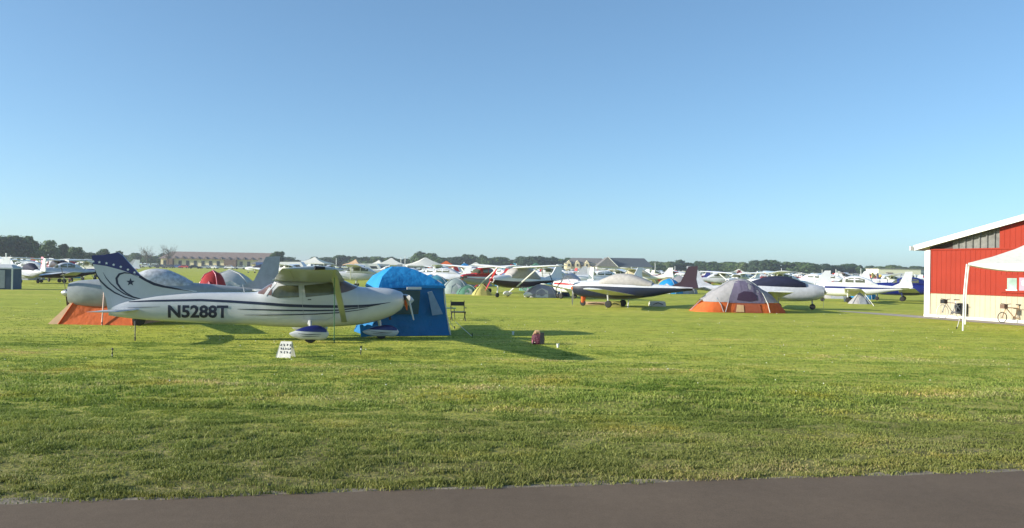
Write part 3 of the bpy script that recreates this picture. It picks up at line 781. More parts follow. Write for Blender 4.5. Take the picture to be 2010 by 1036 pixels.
    for sg in (-1, 1):
        out.append(('wing', wing_half(X(root[0]) + .25 * k, root[1] * k, X(root[2]) + .12 * k, root[3] * k, .40 * k, 4.9 * k, wz, wz1, sg, .9, 4), c['wing']))
        out.append(('tailplane', wing_half(X(.86), .85 * k, X(.89), .62 * k, .05, 1.6 * k, hz(1.12 if kind == 'low' else 1.24), hz(1.14 if kind == 'low' else 1.26), sg, .6, 2), c['wing']))
        if kind == 'high':
            a = Vector((X(.30), sg * .48 * k, hz(.75))); b = Vector((X(.33), sg * 2.6 * k, wz + (wz1 - wz) * .48))
            out.append(('wing_strut', MB().tube([a, b], [.05, .05], 6), c['wing']))
        gy = 1.25 * k if kind == 'low' else 1.15 * k
        out.append(('wheel', MB().disc_wheel((0, sg * gy, .19), .19, .14, 14), RUBBER))
        top = Vector((.05, sg * gy, wz + .08)) if kind == 'low' else Vector((-.05, sg * .35 * k, hz(.72)))
        if c.get('pants'): out.append(('wheel_pant', (lambda s2: body(smooth_st(s2, 8), 10))([(-.42, .26, .2, .03, 2), (-.1, .38, .06, .11, 2.2), (.2, .40, .05, .12, 2.2), (.4, .27, .18, .04, 2)]), c['body']))
        if c.get('pants'):
            m_ = out[-1][1]; m_.v = [(v[0], v[1] + sg * gy, v[2]) for v in m_.v]
        out.append(('gear_leg', MB().tube([top, (0, sg * gy, .22)], [.05, .035], 6), c['body']))
    if kind == 'low': fin = [(.80, 1.22), (.87, 1.45), (.925, 2.25), (.995, 2.28), (.985, 1.6), (1.0, 1.15), (.93, 1.05), (.84, 1.1)]
    else: fin = [(.72, 1.36), (.84, 1.62), (.92, 2.38), (.985, 2.40), (.985, 1.7), (1.0, 1.26), (.94, 1.18), (.80, 1.2)]
    fin = [(X(a), hz(b)) for a, b in fin]
    out.append(('fin', MB().prism(fin, lambda p: (p[0], -.04, p[1]), lambda p: (p[0], .04, p[1])), c['fin']))
    zn = (raw[0][1] + raw[0][2]) / 2
    out.append(('spinner', MB().loft([[(X(.03) + a, r * math.cos(t), zn + r * math.sin(t)) for t in [2 * PI * q / 12 for q in range(12)]] for a, r in ((0, .13), (.1, .12), (.2, .07), (.25, .01))]), c.get('spin', STEEL)))
    nb = c.get('blades', 2); a0 = c.get('bang', random.uniform(0, PI))
    for q in range(nb):
        ang = a0 + q * 2 * PI / nb; d = Vector((0, math.cos(ang), math.sin(ang))); s_ = Vector((.4, -math.sin(ang), math.cos(ang))).normalized(); rings = []
        for rad, ch in ((.1, .09), (.4, .15), (.75, .12), (.95, .04)):
            cc = Vector((X(.03) + .1, 0, zn)) + d * rad; th = Vector((.01, 0, 0)); rings.append([cc + s_ * ch / 2, cc + th, cc - s_ * ch / 2, cc - th])
        out.append(('propeller_blade', MB().loft(rings), c.get('prop', BLACK)))
    xnw = X(.10)
    out.append(('wheel', MB().disc_wheel((xnw, 0, .16), .16, .12, 14), RUBBER))
    out.append(('gear_leg', MB().tube([(xnw - .05, 0, hz(.72 if kind == 'low' else .85)), (xnw, 0, .18)], [.17, .10] if c.get('nosegear') else [.05, .04], 6), c.get('nosegear', c['body'])))
    return out
def plane_tree(kind, L, c, loc, rz, label, group=None, name='light_aircraft'):
    o = empty(name, loc, rz, label=label, cat='aircraft', group=group)
    for nm, mb, m in plane_parts(kind, L, c): mb.build(nm, m, o, smooth=40)
    return o
def plane_merged(kind, L, c, label):
    big = MB(); ms = []
    for nm, mb, m in plane_parts(kind, L, c):
        if m not in ms: ms.append(m)
        big.cur = ms.index(m); big.add(mb.v, mb.f)
    o = big.build('light_aircraft', ms, None, smooth=40)
    return tag(o, label, 'aircraft')
def place(kind, nose, tail, gy, yaw, c, label, group='aircraft parked in the nearer rows'):
    """yaw: degrees turned away from the camera (+) or towards (-)"""
    mid = nose + (tail - nose) * .4
    D = G(mid, gy).y
    L = abs(tail - nose) * D / FPX / max(.3, math.cos(R(yaw)))
    face = 1 if nose > tail else -1
    rz = R(yaw) if face > 0 else PI - R(yaw)
    g = G(nose + (tail - nose) * .37, gy)
    return plane_tree(kind, L, c, g, rz, label, group), L

W_, G_ = dict(body=WHITE, wing=WHITE, fin=WHITE), dict(body=LGREY, wing=LGREY, fin=LGREY)
# the aircraft directly behind the registered one, nose to the left
p2, L2 = place('low', 142, 532, 634.5, -14, dict(body=mat('paint_dull_silver', (.30, .32, .33), .3), wing=OFFW, fin=GREYP, cover=SILV, prop=BLACK, blades=2, bang=R(235), small=1, nosegear=PINK, spin=STEEL), 'pale grey aircraft with silver cockpit shade behind the tail of N5288T')
rope('tie_down_strap', G(200, 637) + Vector((0, .1, 1.02)), G(200, 638), 'pale strap hanging in front of the orange tent, beside the navy fin', r=.022, m=mat('strap_pink', (.62, .45, .38), .8))
# black-bellied aircraft
p3, L3 = place('low', 1124, 1353, 602.5, 27, dict(bf=.68, body=LGREY, belly=mat('paint_black_blue', (.008, .012, .03), .3), wing=LGREY, fin=MAROON, cover=CVGREY, prop=WHITE, blades=3, bang=R(35), nosegear=ORANGE, spin=ORANGE), 'black-bellied low-wing aircraft with grey cockpit cover and maroon fin')
# aircraft under a dark blue cover behind the orange and grey tent
p4, L4 = place('low', 1618, 1350, 606, -8, dict(body=LGREY, wing=WHITE, fin=LGREY, cover=CVNAVY, prop=WHITE, blades=3, cshift=-.09), 'grey low-wing aircraft under a dark navy cover behind the orange dome tent')
p5, L5 = place('low', 1606, 1768, 593, 25, dict(body=WHITE, wing=WHITE, fin=LGREY, stripe=NAVY, prop=WHITE, blades=2, bang=R(80)), 'white low-wing aircraft with navy stripe, left of the gravel path to the red barn')
p6, L6 = place('low', 1716, 1868, 591, 28, dict(body=NAVY, wing=WHITE, fin=LGREY, prop=WHITE), 'navy and white low-wing aircraft partly hidden by the red barn corner')
p7, L7 = place('high', 962, 1108, 583, -42, dict(body=WHITE, belly=mat('paint_black_violet', (.02, .008, .02), .4), wing=OFFW, fin=WHITE, cover=CVGREY, pants=True, prop=RED, spin=RED), 'white high-wing aircraft with black belly beside the grey dome tent')
p8, L8 = place('high', 905, 1010, 574, -48, dict(body=RED, wing=WHITE, fin=RED, stripe=WHITE, belly=GREYP), 'red striped high-wing aircraft behind the pale yellow tent')
p9, L9 = place('high', 160, 48, 553, -38, dict(body=PINK, wing=OFFW, fin=PINK, cover=MAROON, belly=GREYP), 'pink and white aircraft with maroon cabin cover right of the grey shelter')
p10, L10 = place('low', 84, 185, 555, -40, dict(body=LGREY, wing=LGREY, fin=WHITE, belly=MAROON), 'grey aircraft with maroon underside in the left field')
p11, L11 = place('low', 22, 112, 556, 35, dict(body=GREYP, wing=WHITE, fin=WHITE, cover=CVNAVY), 'grey aircraft under a navy cover beside the grey shelter')
p12, L12 = place('low', 1088, 1160, 586, 50, dict(body=WHITE, wing=WHITE, fin=WHITE, cover=mat('cover_lilac', (.45, .43, .50), .8), stripe=RED), 'small white aircraft under a lilac grey cover left of the black-bellied one')

# white strut rope and blocks near the black-bellied aircraft
rope('tie_down_rope', G(1235, 603) + Vector((0, 0, .72)), G(1232, 604), 'white tie-down strap under the wing of the black-bellied aircraft', r=.025, m=WHITE)
def chock_cloth(px, py, w_, d_, h_, m, label, nm, cat):
    o = empty(nm, G(px, py), 0, label=label, cat=cat)
    rings = []
    for z, s_ in ((0, 1), (h_ * .7, .97), (h_, .85)):
        rings.append([(w_ / 2 * s_ * a, d_ / 2 * s_ * b, z) for a, b in ((-1, -1), (-.3, -1.05), (.4, -1), (1, -.9), (1, 1), (0, 1), (-1, .95))])
    MB().loft(rings).build('bundle', m, o, smooth=50)
    MB().tube([(-w_ * .3, -d_ * .5, h_ * .4), (0, -d_ * .56, h_ * .75), (w_ * .3, -d_ * .5, h_ * .4)], .02, 6).build('strap', BLACK, o)
chock_cloth(1168, 598, 1.5, .8, .16, TAN, 'low tan ground sheet bundle under the nose of the black-bellied aircraft', 'groundsheet', 'groundsheet')
chock_cloth(1205, 602, .7, .5, .3, YELF, 'pale yellow bag between the wheels of the black-bellied aircraft', 'duffel_bag', 'bag')
chock_cloth(1290, 601, .9, .5, .28, WHITEF, 'white bag under the rear of the black-bellied aircraft', 'duffel_bag', 'bag')
chock_cloth(1671, 592, .9, .5, .3, WHITEF, 'white box-like bag below the white low-wing aircraft with navy stripe', 'duffel_bag', 'bag')

# ================================================================== tents
def dome(w_, d_, h_, nseg=24, nz=9, pw=2.0, flat=.0):
    rings = []
    for i in range(nz + 1):
        t = i / nz; z = h_ * t; s_ = (1 - t ** pw) ** (1 / pw) if t < 1 else 0.02
        s_ = max(s_, .03)
        rings.append([(w_ / 2 * s_ * math.copysign(abs(math.cos(a)) ** .8, math.cos(a)), d_ / 2 * s_ * math.copysign(abs(math.sin(a)) ** .8, math.sin(a)), z) for a in [2 * PI * k / nseg for k in range(nseg)]])
    return rings
def dome_tent(loc, rz, w_, d_, h_, m, label, base=None, door=None, group=None, pw=1.7, cat='tent', fold=True):
    o = empty('dome_tent', loc, rz, label=label, cat=cat, group=group)
    rs = dome(w_, d_, h_, 20, 8, pw)
    k = 2
    if base:
        MB().loft(rs[:k + 1], cap=False).build('lower_band', base, o, smooth=60)
        MB().loft([[(v[0] * 1.01, v[1] * 1.01, v[2] + .01) for v in r] for r in rs[k:]], cap=True).build('flysheet', m, o, smooth=60)
    else: MB().loft(rs, cap=True).build('flysheet', m, o, smooth=60)
    # crossed poles
    for a in (PI / 4, 3 * PI / 4):
        pts = []
        for r in rs: pts.append(r[int(a / (2 * PI) * 20) % 20])
        back = [(-p[0], -p[1], p[2]) for p in reversed(pts)]
        MB().tube([(p[0] * 1.02, p[1] * 1.02, p[2] + .02) for p in pts + back[1:]], .02, 6).build('pole', door or GREYP, o)
    q = [(-.28, 0), (.28, 0), (.24, .5), (0, .68), (-.24, .5)]
    def fr(p, off):
        z = p[1] * h_; t = min(z / h_, .98); s_ = (1 - t ** pw) ** (1 / pw); x = p[0] * w_ * .6
        ex = min(abs(x) / (w_ / 2 * s_ + 1e-6), .99)
        y = -(d_ / 2) * s_ * (1 - ex ** 2.5) ** (1 / 2.5)
        return (x, y * 1.02 - off, z)
    MB().prism(q, lambda p: fr(p, .0), lambda p: fr(p, .03)).build('door_panel', door or GREYP, o)
    return o

# blue cabin tent in front of the nose ---------------------------------
bt = G(782, 660); bt += Vector((0, 1.15, 0))
btent = empty('cabin_tent', bt, R(22), label='tall bright blue cabin tent standing behind the propeller of N5288T', cat='tent')
def rect(w_, d_, z, cx=0, cy=0, jig=.0): return [Vector((cx + a * w_ / 2, cy + b * d_ / 2, z)) for a, b in ((-1, -1), (-.33, -1 - jig), (.33, -1 + jig), (1, -1), (1, 0), (1, 1), (0, 1), (-1, 1), (-1, 0))]
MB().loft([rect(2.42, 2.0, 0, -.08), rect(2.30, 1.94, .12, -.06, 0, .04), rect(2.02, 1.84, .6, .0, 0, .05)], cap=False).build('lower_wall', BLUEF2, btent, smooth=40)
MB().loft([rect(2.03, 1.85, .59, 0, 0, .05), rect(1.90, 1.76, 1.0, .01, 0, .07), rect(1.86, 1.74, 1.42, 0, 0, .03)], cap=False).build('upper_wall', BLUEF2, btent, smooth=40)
MB().loft([rect(1.97, 1.84, 1.36, 0, 0, .04), rect(1.93, 1.80, 1.44, 0), rect(1.45, 1.3, 1.68, -.1), rect(.8, .6, 1.88, -.15), rect(.36, .12, 1.97, -.2)], cap=True).build('roof_fly', BLUEF, btent, smooth=25)
MB().prism([(.42, 1.25), (.54, 1.28), (.88, .62), (.56, .58)], lambda p: (p[0], -1.0 - .04 * (1.3 - p[1]), p[1]), lambda p: (p[0], -1.03, p[1])).build('window_flap', mat('mesh_grey_blue', (.22, .30, .40), .7), btent, smooth=0)
MB().prism([(-.9, .62), (.15, .62), (.2, 1.3), (-.8, 1.3)], lambda p: (p[0], -1.01, p[1]), lambda p: (p[0], -1.025, p[1])).build('door_mesh', mat('mesh_dark_green', (.05, .09, .09), .8), btent, smooth=0)
for sx in (-1, 1):
    for sy in (-1, 1):
        MB().tube([(sx * 1.20 - .07, sy * 1.0, .01), (sx * 1.02, sy * .93, .6), (sx * .94, sy * .88, 1.42)], .018, 6).build('pole', WHITEF if sx > 0 else BLUEF2, btent)
MB().box((.0, -1.07, 1.36), (.42, .03, .07)).build('window_bar', WHITEF, btent, smooth=0)
# lighter blue strip at the tent's left foot, sunlit edge put into the colour
fp = MB(); fpv = []
for i in range(9):
    for j in range(6):
        fpv.append((-.62 + i * .07 * (1 - .02 * j), -.9 - .05 * j, max(.02, .32 - .06 * j - .10 * abs(math.sin(i * 1.1 + j * .6)) * (j / 5) + .03 * math.sin(i * 2.3))))
fp.add(fpv, [(i * 6 + j, (i + 1) * 6 + j, (i + 1) * 6 + j + 1, i * 6 + j + 1) for i in range(8) for j in range(5)])
fo = fp.build('sunlit_edge', BLUEF, btent, smooth=60); fo.location = (-.95, -.35, .02)
for i, (a, b, t) in enumerate([((1.24, -1.1, .4), (1.62, -1.5, 0), 'front'), ((1.05, .95, 1.3), (2.0, 1.3, 0), 'rear')]):
    w0 = Matrix.Rotation(R(22), 4, 'Z'); A_ = w0 @ Vector(a) + bt; Bv = w0 @ Vector(b) + bt
    rope('guy_line', A_, Bv, 'pale guy line at the %s right corner of the blue cabin tent' % t, r=.008, m=WHITEF)

# orange tent behind the grey aircraft's nose
ot = G(160, 637); ot += Vector((.25, 1.0, 0))
o = empty('ridge_tent', ot, R(0), label='orange tent behind the propeller of the pale grey aircraft', cat='tent')
rg = [[(-1.45, -.95, .0), (-1.45, .95, .0)], ]
MB().add([(-1.30, -1, 0), (-.95, -1.02, .0), (-.52, -.55, .98), (-.52, .5, .98), (-1.30, 1, 0), (1.35, -1, 0), (.95, -.35, .95), (.95, .35, .95), (1.35, 1, 0), (.2, 0, 1.12)],
         [(0, 1, 2), (0, 2, 3, 4), (2, 6, 9), (6, 7, 9), (7, 3, 9), (3, 2, 9), (5, 8, 7, 6), (4, 3, 7, 8)]).build('pale_end', mat('fabric_peach', (.62, .42, .25), .8, trans=.3), o, smooth=0)
MB().add([(-.95, -1.025, .0), (1.35, -1.025, 0), (.95, -.36, .96), (-.52, -.56, .99)], [(0, 1, 2, 3)]).build('side_panel', ORANGE, o, smooth=0)
MB().tube([(-.52, -.57, 1.0), (-.95, -1.04, 0)], .02, 6).build('pole', ORANGE, o)
MB().tube([(.95, -.38, .96), (1.35, -1.04, 0)], .02, 6).build('pole', ORANGE, o)

# big orange and grey dome tent ------------------------------------------
tt = G(1458, 614); tt += Vector((0, 1.2, 0)); sc_ = tt.y / FPX
T0 = empty('family_tent', tt, R(-4), label='large dome tent with grey top and orange lower walls right of the maroon fin', cat='tent')
prof = [(-2.33, .03, .25), (-2.1, .25, .8), (-1.75, .60, 1.1), (-1.3, .98, 1.2), (-.85, 1.25, 1.2), (-.4, 1.55, 1.15), (0, 1.66, 1.15), (.45, 1.64, 1.15), (.85, 1.42, 1.15), (1.2, 1.15, 1.15), (1.6, .95, 1.1), (1.95, .58, .9), (2.28, .22, .6), (2.42, .03, .25)]
def tsect(x, h_, hw, lo, hi, n=12):
    out_ = []
    for i in range(n + 1):
        t = lo + (hi - lo) * i / n; a = PI * t
        out_.append((x, -hw * math.copysign(abs(math.cos(a)) ** .75, math.cos(a)), h_ * abs(math.sin(a)) ** .8))
    return out_
def band(z0, z1, sd, xs0=0, xs1=99):
    rings = []
    for x, h_, hw in prof[xs0:xs1]:
        r_ = []
        for i in range(5):
            z = min((z0 + (z1 - z0) * i / 4), h_ * .999)
            s_ = min(z / h_, 1) ** (1 / .8); a = math.asin(min(1, s_)); r_.append((x, sd * hw * abs(math.cos(a)) ** .75, z))
        rings.append(r_)
    return MB().loft(rings, cap=False, closed=False)
for sd in (-1, 1): band(0, .50, sd).build('lower_wall', ORANGE, T0, smooth=50)
rings = []
for x, h_, hw in prof[2:-2]:
    s_ = min(.50 / h_, 1) ** (1 / .8); a0 = math.asin(min(1, s_)) / PI
    rings.append([(v[0], v[1] * 1.012, v[2] + .012) for v in tsect(x, h_, hw, a0, 1 - a0, 16)])
MB().loft(rings, cap=False, closed=False).build('flysheet', GREYF, T0, smooth=35)
def tent_front(p, off=.03):
    x, z = p; r_ = None
    for a, b in zip(prof, prof[1:]):
        if a[0] <= x <= b[0]:
            t = (x - a[0]) / (b[0] - a[0]); r_ = (a[1] + (b[1] - a[1]) * t, a[2] + (b[2] - a[2]) * t)
    s_ = min(min(z, r_[0] * .99) / r_[0], 1) ** (1 / .8); return -(r_[1] * abs(math.cos(math.asin(s_))) ** .75)
def tpatch(name, poly, m, off):
    o_ = decal(name, [poly], lambda x, z: -tent_front((x, z)), -1, m, T0, off, .08)
tpatch('door_panel', [(-.62, .48), (-.5, .9), (-.22, 1.5), (.05, 1.6), (.5, 1.58), (.85, 1.25), (1.1, .85), (1.15, .48)], PURPF, .03)
tpatch('mesh_window', [(-.2, .62), (-.12, .92), (.15, 1.06), (.55, 1.04), (.75, .85), (.78, .64), (.4, .56)], mat('mesh_dark_purple', (.03, .012, .04), .8), .05)
tpatch('door_skirt', [(-.35, .02), (-.25, .46), (.9, .46), (1.0, .02)], mat('fabric_rust', (.30, .07, .03), .8), .03)
tpatch('tan_bag_panel', [(-.25, .04), (-.2, .4), (.12, .38), (.15, .04)], TAN, .05)
for pl in ([(-2.3, .05), (-1.75, .62), (-1.3, .98), (-.4, 1.56), (.0, 1.66)], [(.45, 1.64), (.85, 1.36), (1.12, .9), (1.3, .45), (1.4, .03)], [(-.75, .03), (-.62, .5), (-.45, 1.0), (-.2, 1.5)], [(-1.4, .9), (-1.15, .7), (-.95, .35), (-.85, .03)]):
    MB().tube([(x, tent_front((x, z)) - .035, z) for x, z in pl], .02, 6).build('pole', WHITEF if pl[0][0] > 0 else GREYP, T0)
# other small tents
dome_tent(G(1068, 584) + Vector((0, .9, 0)), R(-10), 2.8, 1.9, .95, mat('fabric_lilac', (.42, .40, .48), .8, trans=.2), 'grey lilac dome tent with pale poles beside the black-bellied high-wing aircraft', base=GREYF, door=WHITEF)
dome_tent(G(1086, 583) + Vector((.3, 1.6, 0)), R(10), 2.0, 1.8, 1.0, CVNAVY, 'dark navy tent just behind the grey lilac dome tent', door=BLACK)
dome_tent(G(945, 580) + Vector((0, .8, 0)), R(15), 1.5, 1.3, .82, YELF, 'small pale yellow tent under the wing of the white high-wing aircraft', door=YELF, pw=1.2)
dome_tent(G(893, 577) + Vector((0, 1.2, 0)), R(5), 2.4, 2.0, 1.2, SILF, 'silver green dome tent right of the blue cabin tent', door=GREYP)
dome_tent(G(918, 578) + Vector((0, .9, 0)), R(5), 1.8, 1.5, .7, GREENF, 'low dull green tent between the silver green tent and the yellow one', door=SILF)
dome_tent(G(1696, 597) + Vector((0, .7, 0)), R(0), 1.5, 1.2, .75, GREYF, 'small grey tent under the wing left of the red barn', door=GREYP, pw=1.1)
dome_tent(gx(418, 41), R(0), 1.4, 1.3, 1.62, mat('fabric_red', (.36, .012, .02), .8, trans=.15), 'round dark red dome tent showing above the fuselage of N5288T', door=PINK, pw=2.2)
dome_tent(gx(452, 44), R(20), 3.4, 2.2, 1.65, mat('fabric_pale', (.52, .54, .54), .7, trans=.2), 'pale grey dome tent behind the red dome tent', door=WHITEF)
# guy ropes at the small grey tent
rope('guy_line', G(1697, 597) + Vector((0, 0, .7)), G(1716, 601), 'slanting pale guy line right of the small grey tent', r=.02, m=WHITEF)

# grey shelter at the left edge ---------------------------------------------
gs = G(6, 568); gs += Vector((-.6, .8, 0))
o = empty('utility_shelter', gs, R(12), label='dark blue-grey box shelter with a pale top at the far left edge', cat='shelter')
MB().loft([rect(1.9, 1.7, 0), rect(1.86, 1.66, 1.3), rect(1.86, 1.66, 1.45)], cap=False).build('wall', mat('fabric_slate', (.06, .09, .14), .8, bump=.4, bscale=6), o, smooth=30)
MB().loft([rect(1.98, 1.78, 1.38), rect(1.96, 1.76, 1.46), rect(1.5, .9, 1.62), rect(1.3, .2, 1.7)]).build('roof', mat('fabric_ash', (.5, .52, .52), .8), o, smooth=30)
MB().box((.94, -.86, .72), (.09, .06, 1.44)).build('corner_post', OFFW, o)
MB().box((.25, -.87, .7), (.5, .03, 1.2)).build('door_panel', GREYP, o)

# chair -------------------------------------------------------------------
ch = empty('folding_chair', G(899, 629), R(12), label='black folding camp chair on the grass right of the blue tent', cat='chair')
MB().box((0, .18, .62), (.50, .03, .15)).build('backrest', BLACK, ch)
MB().box((0, -.02, .32), (.48, .42, .035)).build('seat', BLACK, ch)
for sx in (-1, 1):
    MB().tube([(sx * .25, -.24, 0), (sx * .25, .17, .35), (sx * .25, .2, .74)], .016, 6).build('leg', BLACK, ch)
    MB().tube([(sx * .25, .24, 0), (sx * .25, -.2, .34)], .016, 6).build('leg', BLACK, ch)
    MB().box((sx * .26, -.02, .48), (.05, .42, .02)).build('armrest', BLACK, ch)
tb = empty('camp_table', G(876, 628) + Vector((0, .6, 0)), R(5), label='low dark camp table half hidden behind the blue tent', cat='table')
MB().box((0, 0, .42), (.62, .42, .03)).build('tabletop', GREENF, tb)
for sx in (-1, 1):
    for sy in (-1, 1): MB().tube([(sx * .28, sy * .18, 0), (sx * .24, sy * .15, .41)], .014, 6).build('leg', BLACK, tb)

# maroon bag with tan things on it -----------------------------------------------
bgx = empty('tote_bag', G(1056, 675), R(-10), label='maroon bag lying on the lawn in the shadow right of the blue tent', cat='bag')
rings = []
for z, s_ in ((0, .86), (.04, 1.0), (.14, 1.02), (.22, .95), (.26, .78)):
    rings.append([(.17 * s_ * math.copysign(abs(math.cos(a)) ** .7, math.cos(a)), .13 * s_ * math.copysign(abs(math.sin(a)) ** .7, math.sin(a)), z) for a in [2 * PI * k / 18 for k in range(18)]])
MB().loft(rings).build('bag_body', mat('fabric_maroon', (.09, .012, .03), .7, bump=.5, bscale=20), bgx, smooth=60)
MB().box((.12, -.10, .16), (.10, .08, .30)).build('side_pocket', BLACK, bgx)
MB().tube([(-.12, -.08, .24), (-.07, -.12, .34), (.03, -.12, .35), (.08, -.08, .25)], .014, 8).build('handle', TAN, bgx)
MB().tube([(-.1, .02, .25), (-.05, .0, .32), (.04, .02, .31)], [.04, .05, .04], 8).build('tan_cloth', TAN, bgx)
MB().box((-.13, -.13, .06), (.03, .02, .09)).build('tag', PINK, bgx)
for px, py, l in ((1007, 657, 'tiny white plastic cup standing on the grass left of the maroon bag'), (1095, 682, 'tiny white cup standing on the grass right of the maroon bag')):
    c = empty('plastic_cup', G(px, py), 0, label=l, cat='cup')
    MB().loft([[(r * math.cos(t), r * math.sin(t), z) for t in [2 * PI * k / 12 for k in range(12)]] for z, r in ((0, .025), (.09, .036))]).build('cup_body', WHITE, c)
    MB().loft([[(r * math.cos(t), r * math.sin(t), z) for t in [2 * PI * k / 12 for k in range(12)]] for z, r in ((.088, .039), (.096, .039))]).build('rim', OFFW, c)

# ================================================================== red barn
barn = empty('red_barn', B0, math.atan2(bw.y, bw.x), label='red metal barn with cream lower wall and white trim at the right edge', cat='barn')
# local frame: +X along the visible gable wall (towards the camera), inside of the barn is local -Y or +Y
inn = 1 if (Matrix.Rotation(math.atan2(bw.y, bw.x), 3, 'Z') @ Vector((0, 1, 0))).dot(bn) > 0 else -1
def bs(px, py=560):        # distance along the wall, height
    p = onplane(px, py, B0, bn) - B0; return p.dot(bw), p.z
zband = bs(1830, 573.5)[1]; zeave = bs(1835, 490.5)[1]
s_end = 18.0; s_slat = bs(1962, 480)[0]
ra = bs(1800, 488, ); rb = bs(2008, 430)
pitch = (rb[1] - ra[1]) / (rb[0] - ra[0])
def roofz(s_): 
    mid = s_end / 2; t = s_ if s_ < mid else s_end - s_
    return zeave + .12 + pitch * t
def ribbed(s0, s1, z0, z1f, y0=0.0, rib=.25, h_=.014, ph=0.0):
    mb = MB(); x = s0; pts = []
    i = 0
    while x < s1 - 1e-6:
        for dx, y in ((0, 0), (rib * .72, 0), (rib * .78, h_), (rib * .92, h_), (rib * .98, 0)):
            if x + dx < s1: pts.append((x + dx, y))
        x += rib
    pts.append((s1, 0))
    lo = [(a, inn * (y0 - b), z0(a) if callable(z0) else z0) for a, b in pts]; up = [(a, inn * (y0 - b), z1f(a) if callable(z1f) else z1f) for a, b in pts]
    return mb.loft([lo, up], cap=False, closed=False)
ribbed(.16, s_end, zband, zeave).build('red_wall', BARNRED, barn, smooth=0)
ribbed(.16, s_end, .12, zband - .03, y0=-.004).build('cream_wall', BARNCREAM, barn, smooth=0)
ribbed(s_slat, s_end - s_slat, zeave + .03, lambda a: roofz(a) - .02).build('gable_wall', BARNRED, barn, smooth=0)
ribbed(1.4, s_slat, zeave + .05, lambda a: roofz(a) - .03, y0=.10, rib=.36, h_=.06).build('louvre_panel', SLAT, barn, smooth=0)
MB().prism([(.1, zeave), (1.4, zeave), (1.4, roofz(1.4) - .03), (.1, roofz(.1) - .02)], lambda p: (p[0], inn * .16, p[1]), lambda p: (p[0], inn * .2, p[1])).build('eave_shadow_board', EAVESHADOW, barn, smooth=0)  # dark board painting in the shadow wedge under the roof edge
MB().box((s_end / 2, inn * -.02, zband - .014), (s_end - .3, .07, .05)).build('band_trim', BARNRED, barn, smooth=0)
MB().box((s_end / 2, inn * -.015, zeave + .015), (s_end - .3, .06, .06)).build('eave_trim', BARNRED, barn, smooth=0)
MB().box((s_end / 2, inn * -.02, .06), (s_end, .10, .12)).build('base_trim', TRIM, barn, smooth=0)
MB().box((.16, inn * -.02, zeave / 2 + .06), (.30, .09, zeave - .12)).build('corner_trim', TRIM, barn, smooth=0)
MB().box((0, inn * 6.0, zeave / 2), (.06, 11.9, zeave)).build('side_wall', BARNRED, barn, smooth=0)
# roof: two slopes with a white fascia in front
mid = s_end / 2
for a, b in ((-.40, mid), (s_end + .40, mid)):
    za, zb_ = zeave + .12 - pitch * .40, zeave + .12 + pitch * mid
    MB().add([(a, -inn * .30, za + .02), (b, -inn * .30, zb_ + .02), (b, inn * 12.5, zb_ + .02), (a, inn * 12.5, za + .02), (a, -inn * .30, za + .16), (b, -inn * .30, zb_ + .16), (b, inn * 12.5, zb_ + .16), (a, inn * 12.5, za + .16)],
             [(0, 1, 2, 3), (4, 7, 6, 5), (0, 4, 5, 1), (3, 2, 6, 7), (0, 3, 7, 4)]).build('roof', TRIM, barn, smooth=0)
    MB().add([(a, -inn * .35, za - .06), (b, -inn * .35, zb_ - .06), (b, -inn * .35, zb_ + .19), (a, -inn * .35, za + .19), (a, -inn * .303, za - .06), (b, -inn * .303, zb_ - .06), (b, -inn * .303, zb_ + .19), (a, -inn * .303, za + .19)],
             [(0, 1, 2, 3), (7, 6, 5, 4), (0, 4, 5, 1), (3, 2, 6, 7), (0, 3, 7, 4)]).build('fascia', TRIM, barn, smooth=0)
MB().box((-.42, inn * 6, zeave + .12 - pitch * .40 + .05), (.05, 13.1, .2)).build('gutter', TRIM, barn, smooth=0)
# window with a poster beside it
sw0, zw0 = bs(1979, 568); sw1, zw1 = bs(1998, 546)
wf = MB().box(((sw0 + sw1) / 2 + .35, -inn * .035, (zw0 + zw1) / 2), (sw1 - sw0 + 1.3, .05, zw1 - zw0 + .28)).build('window_frame', BARNRED, barn, smooth=0)
MB().box(((sw0 + sw1) / 2, -inn * .067, (zw0 + zw1) / 2), (sw1 - sw0, .012, zw1 - zw0)).build('pane', mat('pane_green', (.30, .42, .36), .15, var=.3, scale=2), wf, smooth=0)
MB().box(((sw0 + sw1) / 2, -inn * .075, zw0 - .02), (sw1 - sw0 + .08, .05, .05)).build('sill', TRIM, wf, smooth=0)
MB().box((sw1 + .32, -inn * .067, (zw0 + zw1) / 2), (.42, .012, zw1 - zw0 + .06)).build('notice_board', PINK, wf, smooth=0)
MB().box((sw1 + .34, -inn * .077, (zw0 + zw1) / 2 + .05), (.2, .012, .2)).build('notice_paper', WHITE, wf, smooth=0)

# white canopy ----------------------------------------------------------------
cp = G(1890, 649); CS = 4.5
can = empty('pop_up_canopy', cp, R(-30), label='white pop-up canopy on thin legs in front of the red barn', cat='canopy')
zc_ = at(1896, 517, cp.y).z
px0 = .14
for a, b in ((0, 0), (CS, 0), (0, CS), (CS, CS)):
    MB().tube([(a, b, 0), (a + (.03 if a == 0 else 0), b, zc_ * .6), (a + (.10 if a == 0 else -.1), b, zc_ - .02)], .028, 8).build('leg', OFFW, can)
rings = []
def sq(s_, z, sag=0): 
    out_ = []
    for (a0_, b0_), (a1_, b1_) in zip(((0, 0), (1, 0), (1, 1), (0, 1)), ((1, 0), (1, 1), (0, 1), (0, 0))):
        for t in (0, .25, .5, .75):
            u, v = a0_ + (a1_ - a0_) * t, b0_ + (b1_ - b0_) * t
            out_.append((px0 + CS / 2 + (u - .5) * (CS) * s_, CS / 2 + (v - .5) * CS * s_, z - sag * math.sin(PI * t)))
    return out_
